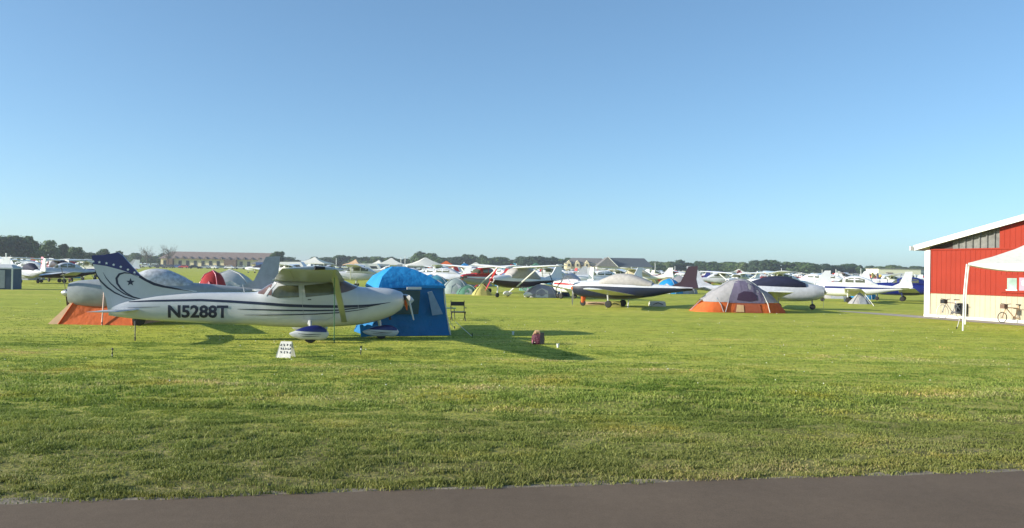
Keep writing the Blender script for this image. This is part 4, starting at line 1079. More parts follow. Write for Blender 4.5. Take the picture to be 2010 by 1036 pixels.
MB().loft([sq(1.0, zc_ - .02, -.0), sq(1.0, zc_ + .02), sq(.66, zc_ + .27, .03), sq(.33, zc_ + .58, .03), sq(.03, zc_ + .95)], cap=False).build('roof_sheet', WHITEF, can, smooth=20)
val = MB()
for q, rz_ in enumerate((0, 1)):
    up, lo = [], []
    for i in range(17):
        t = i / 16; x = px0 + CS * t
        dz = .05 + .20 * math.sin(min(1, t / .35) * PI / 2)
        up.append((x, q * CS - .005, zc_ + .02)); lo.append((x, q * CS - .02, zc_ - dz))
    val.loft([lo, up], cap=False, closed=False)
for q in (0, 1):
    val.loft([[(px0 + q * CS, CS * i / 8, zc_ - .05 - .18 * math.sin(PI * i / 8)) for i in range(9)], [(px0 + q * CS, CS * i / 8, zc_ + .02) for i in range(9)]], cap=False, closed=False)
val.build('valance', WHITEF, can)
MB().tube([(px0, 0, zc_ - .03), (px0 + CS, 0, zc_ - .03)], .015, 6).tube([(px0, CS, zc_ - .03), (px0 + CS, CS, zc_ - .03)], .015, 6).build('frame_bar', OFFW, can)
rope('guy_line', G(1880, 645) + Vector((.1, 0, .5)), G(1878, 646), 'short pale line pegged beside the canopy leg', r=.012, m=WHITEF)

# bicycles ---------------------------------------------------------------------
def ring_mb(c, r, tr, seg=28, ax='Y'):
    mb = MB(); rs = []
    for k in range(seg + 1):
        a = 2 * PI * k / seg; u = Vector((math.cos(a), 0, math.sin(a))); rs.append([Vector(c) + u * (r + tr * math.cos(q)) + Vector((0, tr * math.sin(q), 0)) for q in [2 * PI * j / 6 for j in range(6)]])
    return mb.loft(rs, cap=False)
def bicycle(loc, rz, s_, frame, label, bag=None, wr=.34, base=1.05):
    o = empty('bicycle', loc, rz, label=label, cat='bicycle')
    A_, B_ = Vector((-base / 2, 0, wr)), Vector((base / 2, 0, wr))
    for c in (A_, B_):
        wh = ring_mb(c, wr - .02, .018).build('wheel', RUBBER if frame is not WHITE else OFFW, o)
        sp_ = MB()
        for k in range(9):
            a = PI * k / 9; u = Vector((math.cos(a), 0, math.sin(a))) * (wr - .03); sp_.tube([c - u, c + u], .003, 4)
        sp_.build('spokes', STEEL, wh)
    bb = Vector((-.05, 0, wr - .04)); seat = Vector((-.22, 0, wr + .5)); head = Vector((base / 2 - .17, 0, wr + .42)); hb = head + Vector((-.04, 0, .14))
    f = MB()
    for a, b in ((bb, seat), (bb, head), (seat + Vector((.03, 0, -.1)), head), (A_, bb), (A_, seat + Vector((.02, 0, -.1))), (B_, head), (head, hb)): f.tube([a, b], .02, 8)
    f.build('frame', frame, o)
    MB().tube([hb + Vector((.05, -.27, .03)), hb, hb + Vector((.05, .27, .03))], .014, 6).build('handlebar', BLACK, o)
    MB().loft([[seat + Vector((x, w_ * math.cos(q), .05 + .02 * math.sin(q))) for q in [2 * PI * j / 8 for j in range(8)]] for x, w_ in ((-.14, .08), (-.02, .07), (.12, .02))]).build('saddle', BLACK, o)
    MB().disc_wheel((bb.x, -.03, bb.z), .09, .01, 16).build('chainring', STEEL, o)
    MB().tube([bb + Vector((0, -.05, 0)), bb + Vector((.12, -.06, -.12))], .012, 6).tube([bb + Vector((0, .05, 0)), bb + Vector((-.12, .06, .12))], .012, 6).build('crank', STEEL, o)
    MB().box((A_.x + .0, 0, wr + .4), (.36, .12, .02)).build('rack', STEEL, o)
    if bag:
        for sd in (-1, 1): MB().loft([[(A_.x + a, sd * (.08 + b), z) for a, b in ((-.16, 0), (.16, 0), (.16, .12), (-.16, .12))] for z in (wr - .1, wr + .05, wr + .38)]).build('pannier', bag, o)
        MB().box((head.x + .1, 0, head.z + .05), (.18, .24, .18)).build('front_bag', bag, o)
    return o
bicycle(G(1868, 626) + Vector((-.1, -.2, 0)), math.atan2(-.28, -1), 1, WHITE, 'white bicycle with dark panniers leaning by the cream wall of the red barn', BLACK)
bicycle(G(1990, 634), math.atan2(-.2, -1), 1, TAN, 'tan small-wheeled bicycle at the right edge by the red barn', BRICK, wr=.24, base=1.15)

# ================================================================== far buildings
def bld(name, label, cat, px0, px1, D, rz=0): 
    p = gx((px0 + px1) / 2, D); return empty(name, p, rz, label=label, cat=cat), abs(px1 - px0) / FPX * D
# motel with brown roof
D = 400; o, W0 = bld('motel', 'long two-storey cream motel with brown roof on the left horizon', 'building', 312, 545, D)
hb_ = (yh(430) - 509) / FPX * D + 1.95; ht = (yh(430) - 494.5) / FPX * D + 1.95
MB().box((0, 6, hb_ / 2), (W0 * .97, 12, hb_)).build('wall', CREAM, o, smooth=0)
MB().add([(-W0 / 2, -1.2, hb_), (W0 / 2, -1.2, hb_), (W0 / 2, 13.2, hb_), (-W0 / 2, 13.2, hb_), (-W0 / 2 + 3.4, 6, ht), (W0 / 2 - 3.4, 6, ht)], [(0, 1, 5, 4), (2, 3, 4, 5), (0, 4, 3), (1, 2, 5), (0, 3, 2, 1)]).build('roof', ROOFB, o, smooth=0)
for i in range(15):
    x = -W0 * .45 + i * W0 * .9 / 14
    for z in (1.6, hb_ - 1.5):
        if 8 <= i <= 9: continue
        MB().box((x, -.06, z), (1.5, .12, 1.3)).build('window', DWIN, o, smooth=0)
    MB().prism([(x + .6, hb_ + .0), (x + 2.6, hb_ + .0), (x + 1.6, hb_ + 1.2)], lambda p: (p[0], -1.3, p[1]), lambda p: (p[0], 1.5, p[1])).build('dormer', ROOFB, o, smooth=0)
MB().box((W0 * .11, -1.0, hb_ / 2 - .1), (W0 * .10, 2, hb_ - .2)).build('entrance_block', BRICK, o, smooth=0)
MB().box((-W0 * .40, -.8, hb_ / 2), (W0 * .05, 1.6, hb_)).build('stair_block', BRICK, o, smooth=0)
# grey low roof right of the motel
o, W1 = bld('cottage', 'low cottage with grey roof at the right end of the motel', 'building', 492, 540, 330)
MB().box((0, 4, 1.2), (W1 * .9, 8, 2.4)).build('wall', CREAM, o, smooth=0)
MB().add([(-W1 / 2, -1, 2.2), (W1 / 2, -1, 2.2), (W1 / 2, 9, 2.2), (-W1 / 2, 9, 2.2), (-W1 * .1, 4, 4.6), (W1 * .3, 4, 4.6)], [(0, 1, 5, 4), (2, 3, 4, 5), (0, 4, 3), (1, 2, 5), (0, 3, 2, 1)]).build('roof', ROOFG, o, smooth=0)
MB().box((0, -.05, 1.3), (1.2, .1, 1.2)).build('window', DWIN, o, smooth=0)
# cream building with gables, grey roof
D = 400; o, W2 = bld('lodge', 'cream lodge with small gables and grey roof beyond the black-bellied aircraft', 'building', 1107, 1200, D)
h1 = 1.95 + (yh(1150) - 517) / FPX * D; h2 = 1.95 + (yh(1150) - 506) / FPX * D
MB().box((-W2 * .1, 5, h1 / 2), (W2 * .74, 10, h1)).build('wall', CREAM, o, smooth=0)
MB().add([(-W2 * .48, -1, h1 - .3), (W2 * .5, -1, h1 - 1.5), (W2 * .5, 11, h1 - 1.5), (-W2 * .48, 11, h1 - .3), (-W2 * .32, 5, h2), (W2 * .32, 5, h2)], [(0, 1, 5, 4), (2, 3, 4, 5), (0, 4, 3), (1, 2, 5), (0, 3, 2, 1)]).build('roof', ROOFG, o, smooth=0)
for i, fx in enumerate((-.40, -.22, -.02)):
    x = fx * W2
    MB().prism([(x - 1.1, 2.6), (x + 1.1, 2.6), (x + 1.1, h1 + .1), (x, h1 + 1.5), (x - 1.1, h1 + .1)], lambda p: (p[0], -1.3, p[1]), lambda p: (p[0], 2, p[1])).build('gable_bay', CREAM, o, smooth=0)
    MB().box((x, -1.36, h1 - .9), (.8, .1, 1.2)).build('window', DWIN, o, smooth=0)
for fx in (-.31, -.12, .08, .18): MB().box((fx * W2, -.06, h1 - 1.0), (.9, .1, 1.1)).build('window', DWIN, o, smooth=0)
MB().box((-.05 * W2, -2.2, 1.9), (W2 * .8, 2.2, .5)).build('porch_roof', BRICK, o, smooth=0)
# dark roofed hall
o, W3 = bld('hall', 'wide hall with dark slate roof and white gable edge on the horizon', 'building', 1170, 1282, 390)
h2 = 1.95 + (yh(1230) - 506) / FPX * 390; hw = 1.95 + (yh(1230) - 523) / FPX * 390
MB().box((0, 6, hw / 2), (W3 * .96, 12, hw)).build('wall', OFFW, o, smooth=0)
MB().add([(-W3 * .33, -1.5, hw - .2), (W3 / 2, -1.5, hw - .2), (W3 / 2, 14, hw - .2), (-W3 * .33, 14, hw - .2), (-W3 * .30, 6, h2), (W3 * .38, 6, h2)], [(0, 1, 5, 4), (2, 3, 4, 5), (0, 4, 3), (1, 2, 5), (0, 3, 2, 1)]).build('roof', ROOFD, o, smooth=0)
MB().add([(-W3 * .5, -1.6, hw - .2), (-W3 * .12, -1.6, hw - .2), (-W3 * .30, -1.2, h2 + .2), (-W3 * .5, 12, hw - .2), (-W3 * .12, 12, hw - .2), (-W3 * .30, 12, h2 + .1)], [(0, 1, 2), (1, 4, 5, 2), (0, 2, 5, 3), (3, 5, 4)]).build('gable_roof', ROOFG, o, smooth=0)
MB().tube([(-W3 * .12, -1.7, hw - .2), (-W3 * .30, -1.3, h2 + .5)], .22, 6).build('gable_edge', TRIM, o)
MB().box((.12 * W3, -1.0, hw * .55), (W3 * .5, 1.2, .7)).build('white_band', TRIM, o, smooth=0)
for i in range(8): MB().box((-W3 * .05 + i * W3 * .065, -1.75, hw * .28), (1.0, .1, 1.4)).build('window', DWIN, o, smooth=0)
# cream hangar
o, W4 = bld('hangar', 'cream flat-roofed hangar beyond the aircraft left of the red barn', 'building', 1721, 1811, 400)
h4 = 1.95 + (yh(1765) - 528) / FPX * 400
MB().box((0, 7, h4 / 2), (W4 * .93, 14, h4)).build('wall', mat('wall_pale_cream', (.80, .76, .58), .7), o, smooth=0)
MB().box((0, 7, h4 + .15), (W4 * .96, 14.6, .3)).build('roof', ROOFG, o, smooth=0)
MB().box((-W4 * .22, -.06, 1.7), (3.4, .12, 3.4)).build('door', BRICK, o, smooth=0)
MB().box((W4 * .1, -.05, 3.1), (W4 * .3, .1, .25)).build('wall_seam', OFFW, o, smooth=0)
o, W5 = bld('hangar', 'low green-grey hangar touching the cream hangar at its right', 'building', 1806, 1880, 410)
MB().box((0, 7, 2.6), (W5, 14, 5.2)).build('wall', mat('wall_green_grey', (.22, .28, .27), .8), o, smooth=0)
MB().box((0, 7, 5.3), (W5 + .4, 14.6, .3)).build('roof', ROOFG, o, smooth=0)

# ================================================================== trees
def crown_mesh(seed, h_, w_, nleaf=1900, ls=.42):
    r = random.Random(seed); mb = MB()
    lobes = []
    for i in range(11):
        a = r.uniform(0, 2 * PI); q = r.uniform(0, .36) * w_; z = h_ * r.uniform(.34, .86)
        q *= 1.0 - .55 * max(0, (z / h_ - .55)) / .45
        lobes.append((q * math.cos(a), q * math.sin(a), z, w_ * r.uniform(.14, .26), h_ * r.uniform(.09, .17)))
    lobes.append((0, 0, h_ * .52, w_ * .36, h_ * .30))
    for i in range(nleaf):
        lx, ly, lz, lr, lh = r.choice(lobes)
        while True:
            d = Vector((r.gauss(0, 1), r.gauss(0, 1), r.gauss(0, 1)))
            if d.length > .1: break
        d.normalize(); k = r.uniform(.55, 1.12)
        c = Vector((lx + d.x * lr * k, ly + d.y * lr * k, lz + d.z * lh * k))
        if c.z < h_ * .12: continue
        n_ = (d + Vector((r.uniform(-.7, .7), r.uniform(-.7, .7), r.uniform(-.4, .9)))).normalized()
        a = n_.orthogonal().normalized(); b = n_.cross(a); s_ = ls * r.uniform(.5, 1.3); th = r.uniform(0, 2 * PI)
        a, b = a * math.cos(th) + b * math.sin(th), b * math.cos(th) - a * math.sin(th)
        mb.add([c - a * s_, c - b * s_ * .6, c + a * s_, c + b * s_ * .7], [(0, 1, 2, 3)])
    return mb
def trunk_mesh(seed, h_, w_):
    r = random.Random(seed); mb = MB(); mb.tube([(0, 0, -.1), (.05, 0, h_ * .2), (.1, .05, h_ * .5)], [h_ * .03, h_ * .022, h_ * .012], 7)
    for i in range(5):
        a = r.uniform(0, 2 * PI); z = h_ * r.uniform(.2, .4); e = Vector((math.cos(a) * w_ * .3, math.sin(a) * w_ * .3, z + h_ * r.uniform(.15, .35)))
        mb.tube([(0.05, 0, z), e * .5 + Vector((0, 0, z * .5)), e], [h_ * .012, h_ * .008, h_ * .004], 5)
    return mb
protos = []
for i in range(9):
    h_, w_ = 10, [9, 11, 8, 12, 10, 7.5, 13, 9.5, 11][i]
    e = empty('tree', (0, -200, 0))
    trunk_mesh(i, h_, w_).build('trunk', BARK, e)
    cm = crown_mesh(50 + i, h_, w_, 2300, .50 if i != 6 else .6); cm.build('crown', LEAFS[[0, 1, 2, 3, 1, 0, 1, 3, 2][i]], e, smooth=0)
    protos.append(e)
used_proto = set()
def put_tree(px, D, top_py, pi, label, group, wide=1.0):
    src = protos[pi]
    if pi in used_proto: o = copy_tree(src)
    else: o = src; used_proto.add(pi)
    H_ = EYE + (yh(px) - top_py) / FPX * D
    s_ = H_ / 10 * 1.03
    o.location = gx(px, D); o.rotation_euler = (0, 0, random.uniform(0, 6.28)); o.scale = (s_ * wide, s_ * wide, s_)
    tag(o, label, 'tree', group)
GT = 'trees along the horizon'
LT = 3
# big left trees
for px, D, top, pi, wd in ((-25, 230, 462, 6, 1), (12, 235, 458, 3, .9), (42, 240, 460, 1, .9), (66, 262, 474, 0, .9), (97, 250, 472, 4, .85), (122, 270, 482, 7, .9), (152, 265, 482, 1, .85), (176, 290, 492, 3, 1), (206, 300, 489, 0, .9), (232, 310, 493, 7, .9)):
    put_tree(px, D, top - LT * (1 if px < 140 else .3), pi, 'large green tree in the row at the far left, %s' % ('left of the navy fin' if px < 170 else 'directly behind the navy fin'), GT, wd)
skyline = [(265, 497), (290, 502), (311, 504), (545, 494), (562, 512), (585, 513), (640, 505), (664, 502), (686, 504), (706, 503), (722, 511), (744, 504), (765, 507), (784, 507), (805, 512), (824, 495), (838, 494), (855, 503), (872, 507), (884, 509), (903, 501), (924, 499), (942, 502), (962, 505), (985, 503), (1006, 510), (1024, 504), (1046, 499), (1066, 508), (1084, 506), (1102, 506), (1290, 514), (1310, 513), (1330, 511), (1352, 514), (1376, 513), (1398, 515), (1418, 512), (1440, 514), (1462, 513), (1480, 516), (1500, 510), (1518, 512), (1536, 519), (1560, 514), (1578, 512), (1600, 520), (1622, 521), (1645, 518), (1668, 520), (1690, 521), (1706, 526), (1728, 523), (1750, 522), (1775, 524), (1800, 526), (1830, 526), (1860, 526), (1900, 526)]
def zone_txt(px):
    for lim, t in ((320, 'left of the motel'), (600, 'just right of the motel'), (740, 'above the wing of N5288T'), (880, 'above the blue tent'), (1000, 'between the blue tent and the lodge'), (1110, 'just left of the cream lodge'), (1300, 'just right of the dark-roofed hall'),
                   (1410, 'above the maroon fin'), (1560, 'above the orange dome tent'), (1720, 'above the striped aircraft'), (1815, 'behind the cream hangar')):
        if px < lim: return t
    return 'behind the red barn'
KT = ['dark green', 'green', 'pale green', 'blue-green', 'green', 'dark green', 'broad green', 'blue-green', 'pale green']
for i, (px, top) in enumerate(skyline):
    D = random.uniform(430, 470) if px > 600 else random.uniform(400, 440)
    pi = (i * 5 + i // 7) % 9
    if px == 545: put_tree(545, 340, 493, 0, 'round dark green tree at the right end of the motel', GT, 1.15); continue
    put_tree(px + random.uniform(-3, 3), D, top - random.uniform(0, 4), pi, '%s tree in the horizon tree line, %s' % (KT[pi], zone_txt(px)), GT, random.uniform(1.3, 1.7))
# a second, lower row that closes the gaps
px = 250
while px < 1900:
    if not (320 < px < 530 or 1110 < px < 1270 or 560 < px < 625):
        pi = random.randrange(9)
        top = (500 + (px - 250) * .018 if px < 900 else 511 + (px - 900) * .017) + random.uniform(-2, 5)
        put_tree(px, random.uniform(480, 520), top - 5, pi, '%s low tree in the rear tree line, %s' % (KT[pi], zone_txt(px)), 'low rear trees along the horizon', 1.9)
    px += random.uniform(14, 20)
# two thin bare trees left of the motel
def bare_tree(px, D, top, label):
    H_ = EYE + (yh(px) - top) / FPX * D; o = empty('bare_tree', gx(px, D), 0, label=label, cat='tree'); tr = MB(); tw = MB(); r = random.Random(px)
    tr.tube([(0, 0, 0), (.1, 0, H_ * .4), (0, .1, H_ * .75)], [.22, .14, .06], 6)
    for i in range(70):
        a = r.uniform(0, 2 * PI); z = H_ * r.uniform(.35, .75); q = r.uniform(.2, .48) * H_
        e = Vector((math.cos(a) * q * .9, math.sin(a) * q * .9, min(H_, z + q * r.uniform(.3, .7)))); tw.tube([(0, 0, z), e * .5 + Vector((0, 0, z * .52)), e], [.06, .04, .02], 4)
        for j in range(7):
            c = e * r.uniform(.6, 1) + Vector((0, 0, z * r.uniform(0, .3))); d = Vector((r.uniform(-.3, .3), r.uniform(-.3, .3), r.uniform(-.2, .3))); c.z = min(c.z, H_)
            tw.add([c, c + d, c + d + Vector((.12, 0, .12)), c + Vector((.1, 0, .12))], [(0, 1, 2, 3)])
    tr.build('trunk', BARK, o); tw.build('branches', LEAFDRY, o)
bare_tree(288, 380, 484, 'thin bare-branched tree, the farther left of two left of the motel')
bare_tree(330, 385, 480, 'pale bare-branched tree rising over the left end of the motel roof')

# ================================================================== far rows of aircraft, tents, cars
LIV = [('white', dict(body=WHITE, wing=WHITE, fin=WHITE)), ('red-striped white', dict(body=WHITE, wing=WHITE, fin=RED, stripe=RED)),
       ('navy-striped white', dict(body=WHITE, wing=WHITE, fin=WHITE, stripe=NAVY)), ('grey', dict(body=LGREY, wing=LGREY, fin=GREYP)),
       ('navy-covered white', dict(body=WHITE, wing=WHITE, fin=WHITE, cover=CVNAVY)), ('tan-covered white', dict(body=OFFW, wing=OFFW, fin=OFFW, cover=CVTAN)),
       ('red and white', dict(body=RED, wing=WHITE, fin=WHITE, belly=WHITE)), ('blue-bellied white', dict(body=WHITE, wing=WHITE, fin=NAVY, belly=NAVY)), ('yellow', dict(body=mat('paint_yellow', (.6, .42, .05), .35), wing=OFFW, fin=mat('paint_yellow', (.6, .42, .05), .35)))]
near_p, far_p = {}, {}
def landmark(px):
    for lim, t in ((60, 'beyond the grey shelter'), (180, 'left of the navy fin'), (300, 'over the tail of N5288T'), (480, 'below the motel'), (640, 'behind the wing of N5288T'), (735, 'left of the blue tent roof'), (880, 'behind the blue tent'), (950, 'above the silver green tent'), (1030, 'above the yellow tent'), (1105, 'above the grey lilac tent'),
                   (1180, 'before the cream lodge'), (1285, 'before the dark-roofed hall'), (1345, 'left of the maroon fin'), (1400, 'just right of the maroon fin'), (1480, 'above the orange dome tent'), (1580, 'above the navy covered aircraft'), (1650, 'left of the navy-striped aircraft'), (1720, 'above the navy-striped aircraft'), (1815, 'before the cream hangar')):
        if px < lim: return t
    return 'beside the red barn'
def far_plane(px, D, kind, li, rz, row):
    nm, c = LIV[li]; key = (kind, li)
    label = '%s %s-wing aircraft, nose %s, %s row, %s' % (nm, kind, 'left' if math.cos(rz) < 0 else 'right', row, landmark(px))
    if D < 125:
        if key in near_p: o = copy_tree(near_p[key])
        else: o = plane_tree(kind, 7.6, c, (0, 0, 0), 0, label); near_p[key] = o
    else:
        if key in far_p: o = far_p[key].copy(); COL.objects.link(o)
        else: o = plane_merged(kind, 7.6, c, label); far_p[key] = o
    o.location = gx(px, D); o.rotation_euler = (0, 0, rz); s_ = random.uniform(.9, 1.08); o.scale = (s_, s_, s_)
    tag(o, label, 'aircraft', 'light aircraft parked in the far rows')
ROWS = [(72, 'second'), (86, 'third'), (100, 'fourth'), (118, 'fifth'), (140, 'sixth'), (165, 'seventh'), (195, 'eighth'), (230, 'ninth'), (270, 'tenth'), (315, 'farthest')]
cnt = 0
for ri, (D0, rn) in enumerate(ROWS):
    stepm = (22, 15, 10, 8.8)[ri] if ri < 4 else 7.6
    x = -.02 * D0 * (1 if ri > 1 else 3)
    x0 = (845 - 1005) / FPX * D0; x1 = (1835 - 1005) / FPX * D0
    x = x0 + random.uniform(0, 6)
    while x < x1:
        px = 1005 + x / D0 * FPX
        ok = True
        if ri == 0 and (px < 1420 or px > 1800): ok = False
        if ri == 1 and 1270 < px < 1420: ok = False
        if ok:
            li = random.choice([0, 0, 0, 0, 1, 2, 2, 3, 3, 4, 5, 7, 0, 2, 6 if ri > 4 else 3, 8 if ri > 5 else 5]); kind = 'high' if random.random() < .42 else 'low'
            rz = (PI if random.random() < .75 else 0) + R(random.choice([random.uniform(-50, 45), random.uniform(-30, -10)]))
            far_plane(px, D0 + random.uniform(-2, 2), kind, li, rz, rn); cnt += 1
        x += stepm * random.uniform(.85, 1.25)
for ri, (D0, rn) in enumerate([(88, 'second'), (104, 'third'), (125, 'fourth'), (150, 'fifth'), (180, 'sixth'), (215, 'farthest')]):
    x = (-60 - 1005) / FPX * D0
    while x < (230 - 1005) / FPX * D0:
        px = 1005 + x / D0 * FPX
        far_plane(px, D0 + random.uniform(-2, 2), random.choice(['high', 'low']), random.choice([0, 0, 1, 2, 3, 6, 4]), random.choice([0, PI]) + R(random.uniform(-20, 20)), rn); cnt += 1
        x += 7.2 * random.uniform(.85, 1.2)
# a few in the open middle field
for px, D, k_, li, a in ((565, 150, 'high', 0, 170), (615, 165, 'low', 2, 10), (505, 190, 'low', 4, 175), (650, 175, 'high', 3, 20), (700, 78, 'high', 3, 185), (860, 110, 'high', 2, 185), (845, 92, 'low', 0, 170), (800, 130, 'low', 1, 175), (770, 145, 'high', 2, 10)):
    far_plane(px, D, k_, li, R(a), 'middle')

# small tents and sunshades among the rows
TC = [('orange', ORANGE), ('blue', BLUEF), ('green', GREENF), ('teal', TEALF), ('grey', GREYF), ('white', WHITEF), ('yellow', YELF), ('red', mat('fabric_red', (0, 0, 0)))]
tproto = {}
def small_tent(px, D, ci, sc2):
    nm, m = TC[ci]; lb = 'small %s dome tent among the parked aircraft, %s' % (nm, landmark(px))
    if ci in tproto: o = copy_tree(tproto[ci])
    else: o = dome_tent((0, 0, 0), 0, 2.6, 2.2, 1.3, m, lb, base=(GREYF if ci in (0, 4) else None), door=GREYP); tproto[ci] = o
    o.location = gx(px, D); o.rotation_euler = (0, 0, random.uniform(-.6, .6)); o.scale = (sc2, sc2, sc2); tag(o, lb, 'tent', 'small dome tents among the parked aircraft')
for i in range(46):
    D = random.choice([66, 74, 79, 90, 95, 108, 112, 130, 150, 175, 205]); px = random.uniform(870, 1830)
    if D < 70 and (px < 990 or 1100 < px < 1360): D = 92
    small_tent(px, D + random.uniform(-1, 1), random.choice([0, 1, 2, 3, 4, 4, 5, 6, 3, 1]), random.uniform(.8, 1.25))
for px, D, ci in ((858, 74, 3), (846, 80, 1), (866, 88, 5), (872, 100, 2), (60, 84, 4), (30, 100, 1), (135, 96, 3), (640, 120, 5), (880, 118, 6), (905, 150, 0)): small_tent(px, D, ci, 1.0)
cproto = {}
def marquee(px, D, w_, h_, m, nm):
    lb = '%s peaked marquee standing among the rows, %s' % (nm, landmark(px)); o = empty('marquee', gx(px, D), random.uniform(-.3, .3), label=lb, cat='marquee', group='peaked marquees among the rows')
    rs = []
    for s_, z in ((1, h_ * .55), (1.0, h_ * .6), (.55, h_ * .72), (.25, h_ * .86), (.04, h_)): rs.append([(a * w_ / 2 * s_, b * w_ / 2 * s_, z) for a, b in ((-1, -1), (0, -1), (1, -1), (1, 0), (1, 1), (0, 1), (-1, 1), (-1, 0))])
    MB().loft(rs, cap=False).build('roof', m, o, smooth=20)
    for a in (-1, 1):
        for b in (-1, 1): MB().tube([(a * w_ / 2, b * w_ / 2, 0), (a * w_ / 2, b * w_ / 2, h_ * .56)], .05, 6).build('leg', OFFW, o)
for px, D, w_, h_, m, nm in ((835, 150, 8, 3.8, WHITEF, 'large white'), (768, 210, 8, 4.3, WHITEF, 'white'), (744, 240, 6, 3.9, WHITEF, 'small white'), (876, 170, 7, 3.4, ORANGE, 'orange'), (934, 180, 7, 3.3, WHITEF, 'white'), (698, 260, 6, 4.2, TAN, 'tan'), (1010, 220, 6, 3.6, TEALF, 'teal'), (1052, 200, 5, 3.6, GREENF, 'green'), (912, 210, 5, 3.3, BLUEF, 'blue'), (1160, 250, 6, 3.3, CVTAN, 'tan'), (1450, 260, 6, 3.2, WHITEF, 'white'), (618, 250, 9, 4.6, WHITEF, 'white')):
    marquee(px, D, w_, h_, m, nm)
# cars and vans
def car_mesh(kind, m):
    big = MB(); ms = [m, DWIN, RUBBER]
    if kind == 'car': pr = [(-2.2, .35), (-2.2, .85), (-1.7, .95), (-1.1, 1.42), (.35, 1.45), (1.1, .98), (2.1, .82), (2.2, .4)]; gp = [(-1.45, 1.0), (-1.0, 1.36), (.3, 1.38), (.9, 1.0)]; wd = .86
    else: pr = [(-3.2, .4), (-3.2, 2.6), (2.0, 2.7), (2.4, 2.3), (3.0, 1.4), (3.3, 1.2), (3.3, .45)]; gp = [(-2.2, 1.5), (-2.2, 2.1), (1.9, 2.1), (2.3, 1.5)]; wd = 1.15
    big.cur = 0; big.prism(pr, lambda p: (p[0], -wd, p[1]), lambda p: (p[0], wd, p[1]))
    big.cur = 1; big.prism(gp, lambda p: (p[0], -wd - .01, p[1]), lambda p: (p[0], wd + .01, p[1]))
    big.cur = 2
    for x in (-1.35, 1.35):
        for s_ in (-1, 1): big.disc_wheel((x, s_ * (wd - .06), .33), .33, .2, 10)
    return big, ms
carp = {}
def put_car(px, D, kind, ci, label, group):
    key = (kind, ci)
    if key in carp: o = carp[key].copy(); COL.objects.link(o)
    else:
        b_, ms = car_mesh(kind, CARS[ci]); o = b_.build('parked_' + ('car' if kind == 'car' else 'motorhome'), ms, None, smooth=25); carp[key] = o
    o.location = gx(px, D); o.rotation_euler = (0, 0, random.choice([0, PI]) + R(random.uniform(-15, 15))); tag(o, label, kind if kind == 'car' else 'motorhome', group)
CN = ['white', 'silver', 'dark', 'red', 'blue']
px = 240
while px < 560:
    ci = random.choice([0, 0, 1, 1, 2, 2, 3, 4]); put_car(px, 330 + random.uniform(-6, 10), 'car', ci, '%s car in the row parked in front of the motel, %s' % (CN[ci], 'left half of the row' if px < 400 else 'right half of the row'), 'cars parked in front of the motel'); px += random.uniform(13, 21) if px < 470 else random.uniform(14, 26)
for px, D, k_, ci in ((574, 170, 'van', 0), (724, 190, 'van', 0), (738, 195, 'van', 1), (668, 250, 'car', 2), (760, 215, 'car', 0), (685, 240, 'car', 1), (648, 255, 'car', 3), (528, 220, 'van', 4), (1095, 300, 'van', 1), (1235, 300, 'car', 0), (1185, 280, 'car', 3)):
    put_car(px, D, k_, ci, '%s %s standing among the far tents, %s' % (CN[ci], 'motorhome' if k_ == 'van' else 'car', landmark(px)), 'vehicles among the far tents')
for i in range(170):
    D = random.uniform(120, 320); px = random.uniform(850, 1830) if i < 120 else random.uniform(-10, 190) if i < 145 else random.uniform(600, 860)
    if i >= 145: D = random.uniform(210, 320); ci = random.choice([0, 0, 0, 1, 1, 2, 4, 3]); k_ = 'van' if random.random() < .12 else 'car'
    put_car(px, D, k_, ci, '%s %s parked among the far aircraft, %s' % (CN[ci], 'motorhome' if k_ == 'van' else 'car', landmark(px)), 'vehicles among the far aircraft')
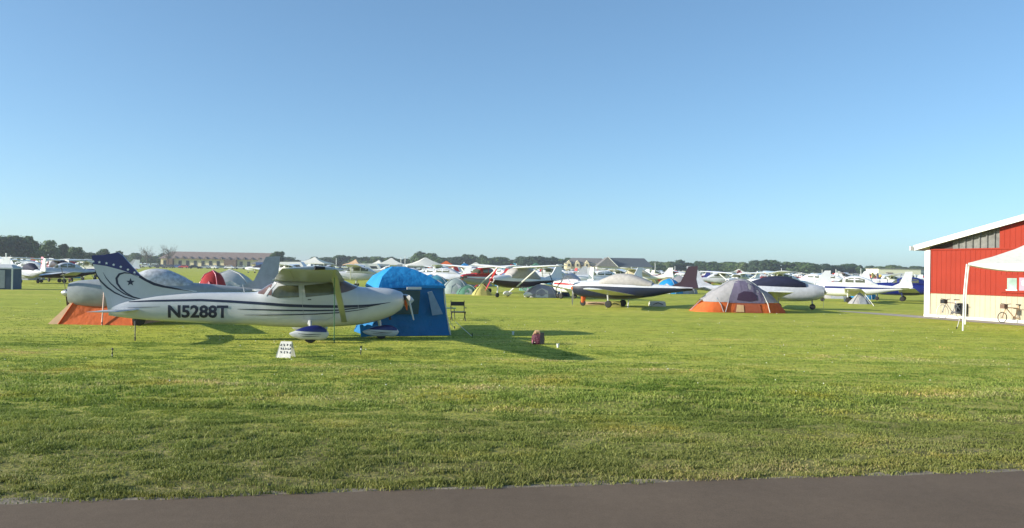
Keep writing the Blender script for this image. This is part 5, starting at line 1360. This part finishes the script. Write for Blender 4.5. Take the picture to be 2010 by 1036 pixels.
# masts and flag poles
for i, (px, D, top, fl) in enumerate(((12, 110, 498, None), (795, 230, 503, None), (787, 235, 505, None), (911, 210, 515, BLUEF), (1014, 190, 518, RED), (1034, 200, 520, WHITEF), (1042, 190, 521, None), (1068, 200, 522, None), (1286, 240, 516, None), (1325, 230, 523, None), (1534, 220, 527, None), (1641, 220, 529, WHITEF), (1614, 230, 530, None), (1690, 240, 527, None), (660, 240, 507, None), (1240, 250, 524, None), (958, 200, 520, WHITEF))):
    H_ = EYE + (yh(px) - top) / FPX * D
    o = empty('mast', gx(px, D), 0, label='thin white %s, %s' % ('flagpole with a small flag' if fl else 'mast', landmark(px) + (' (taller)' if i % 2 else '')), cat='flagpole' if fl else 'mast', group='thin masts over the rows')
    MB().tube([(0, 0, 0), (0, 0, H_)], [.12, .07], 6).build('pole', WHITE, o)
    MB().disc_wheel((0, 0, H_), .12, .12, 8).build('finial', OFFW, o)
    if fl: MB().loft([[(.05 + .28 * i, .1 * math.sin(i * 1.1), H_ - .1 - .12 * i) for i in range(5)], [(.05 + .28 * i, .1 * math.sin(i * 1.1 + .4), H_ - 1.0 - .12 * i) for i in range(5)]], cap=False, closed=False).build('flag', fl, o)

# ================================================================== air
hz_ = MB(); hz_.box((0, 750, 7.5), (2800, 1660, 17.0))
hb = hz_.build('haze', mat('tmp', (1, 1, 1)), smooth=0)
hm = bpy.data.materials.new('haze_air'); hm.use_nodes = True; nt = hm.node_tree; nt.nodes.remove(nt.nodes['Principled BSDF'])
pv = nt.nodes.new('ShaderNodeVolumePrincipled'); pv.inputs['Color'].default_value = (.80, .88, 1.0, 1); pv.inputs['Density'].default_value = .00035; pv.inputs['Anisotropy'].default_value = .2
lk(nt, pv.outputs[0], nt.nodes['Material Output'].inputs['Volume'])
hb.data.materials.clear(); hb.data.materials.append(hm)
tag(hb, 'thin pale summer haze over the whole field', 'haze', kind='stuff')
for e in protos:
    if e.location.y < -100:
        for c_ in list(e.children): bpy.data.objects.remove(c_)
        bpy.data.objects.remove(e)
print('planes', cnt, 'objects', len(bpy.data.objects), 'EYE scale', L2, L3, L4, L5, L7, L8)
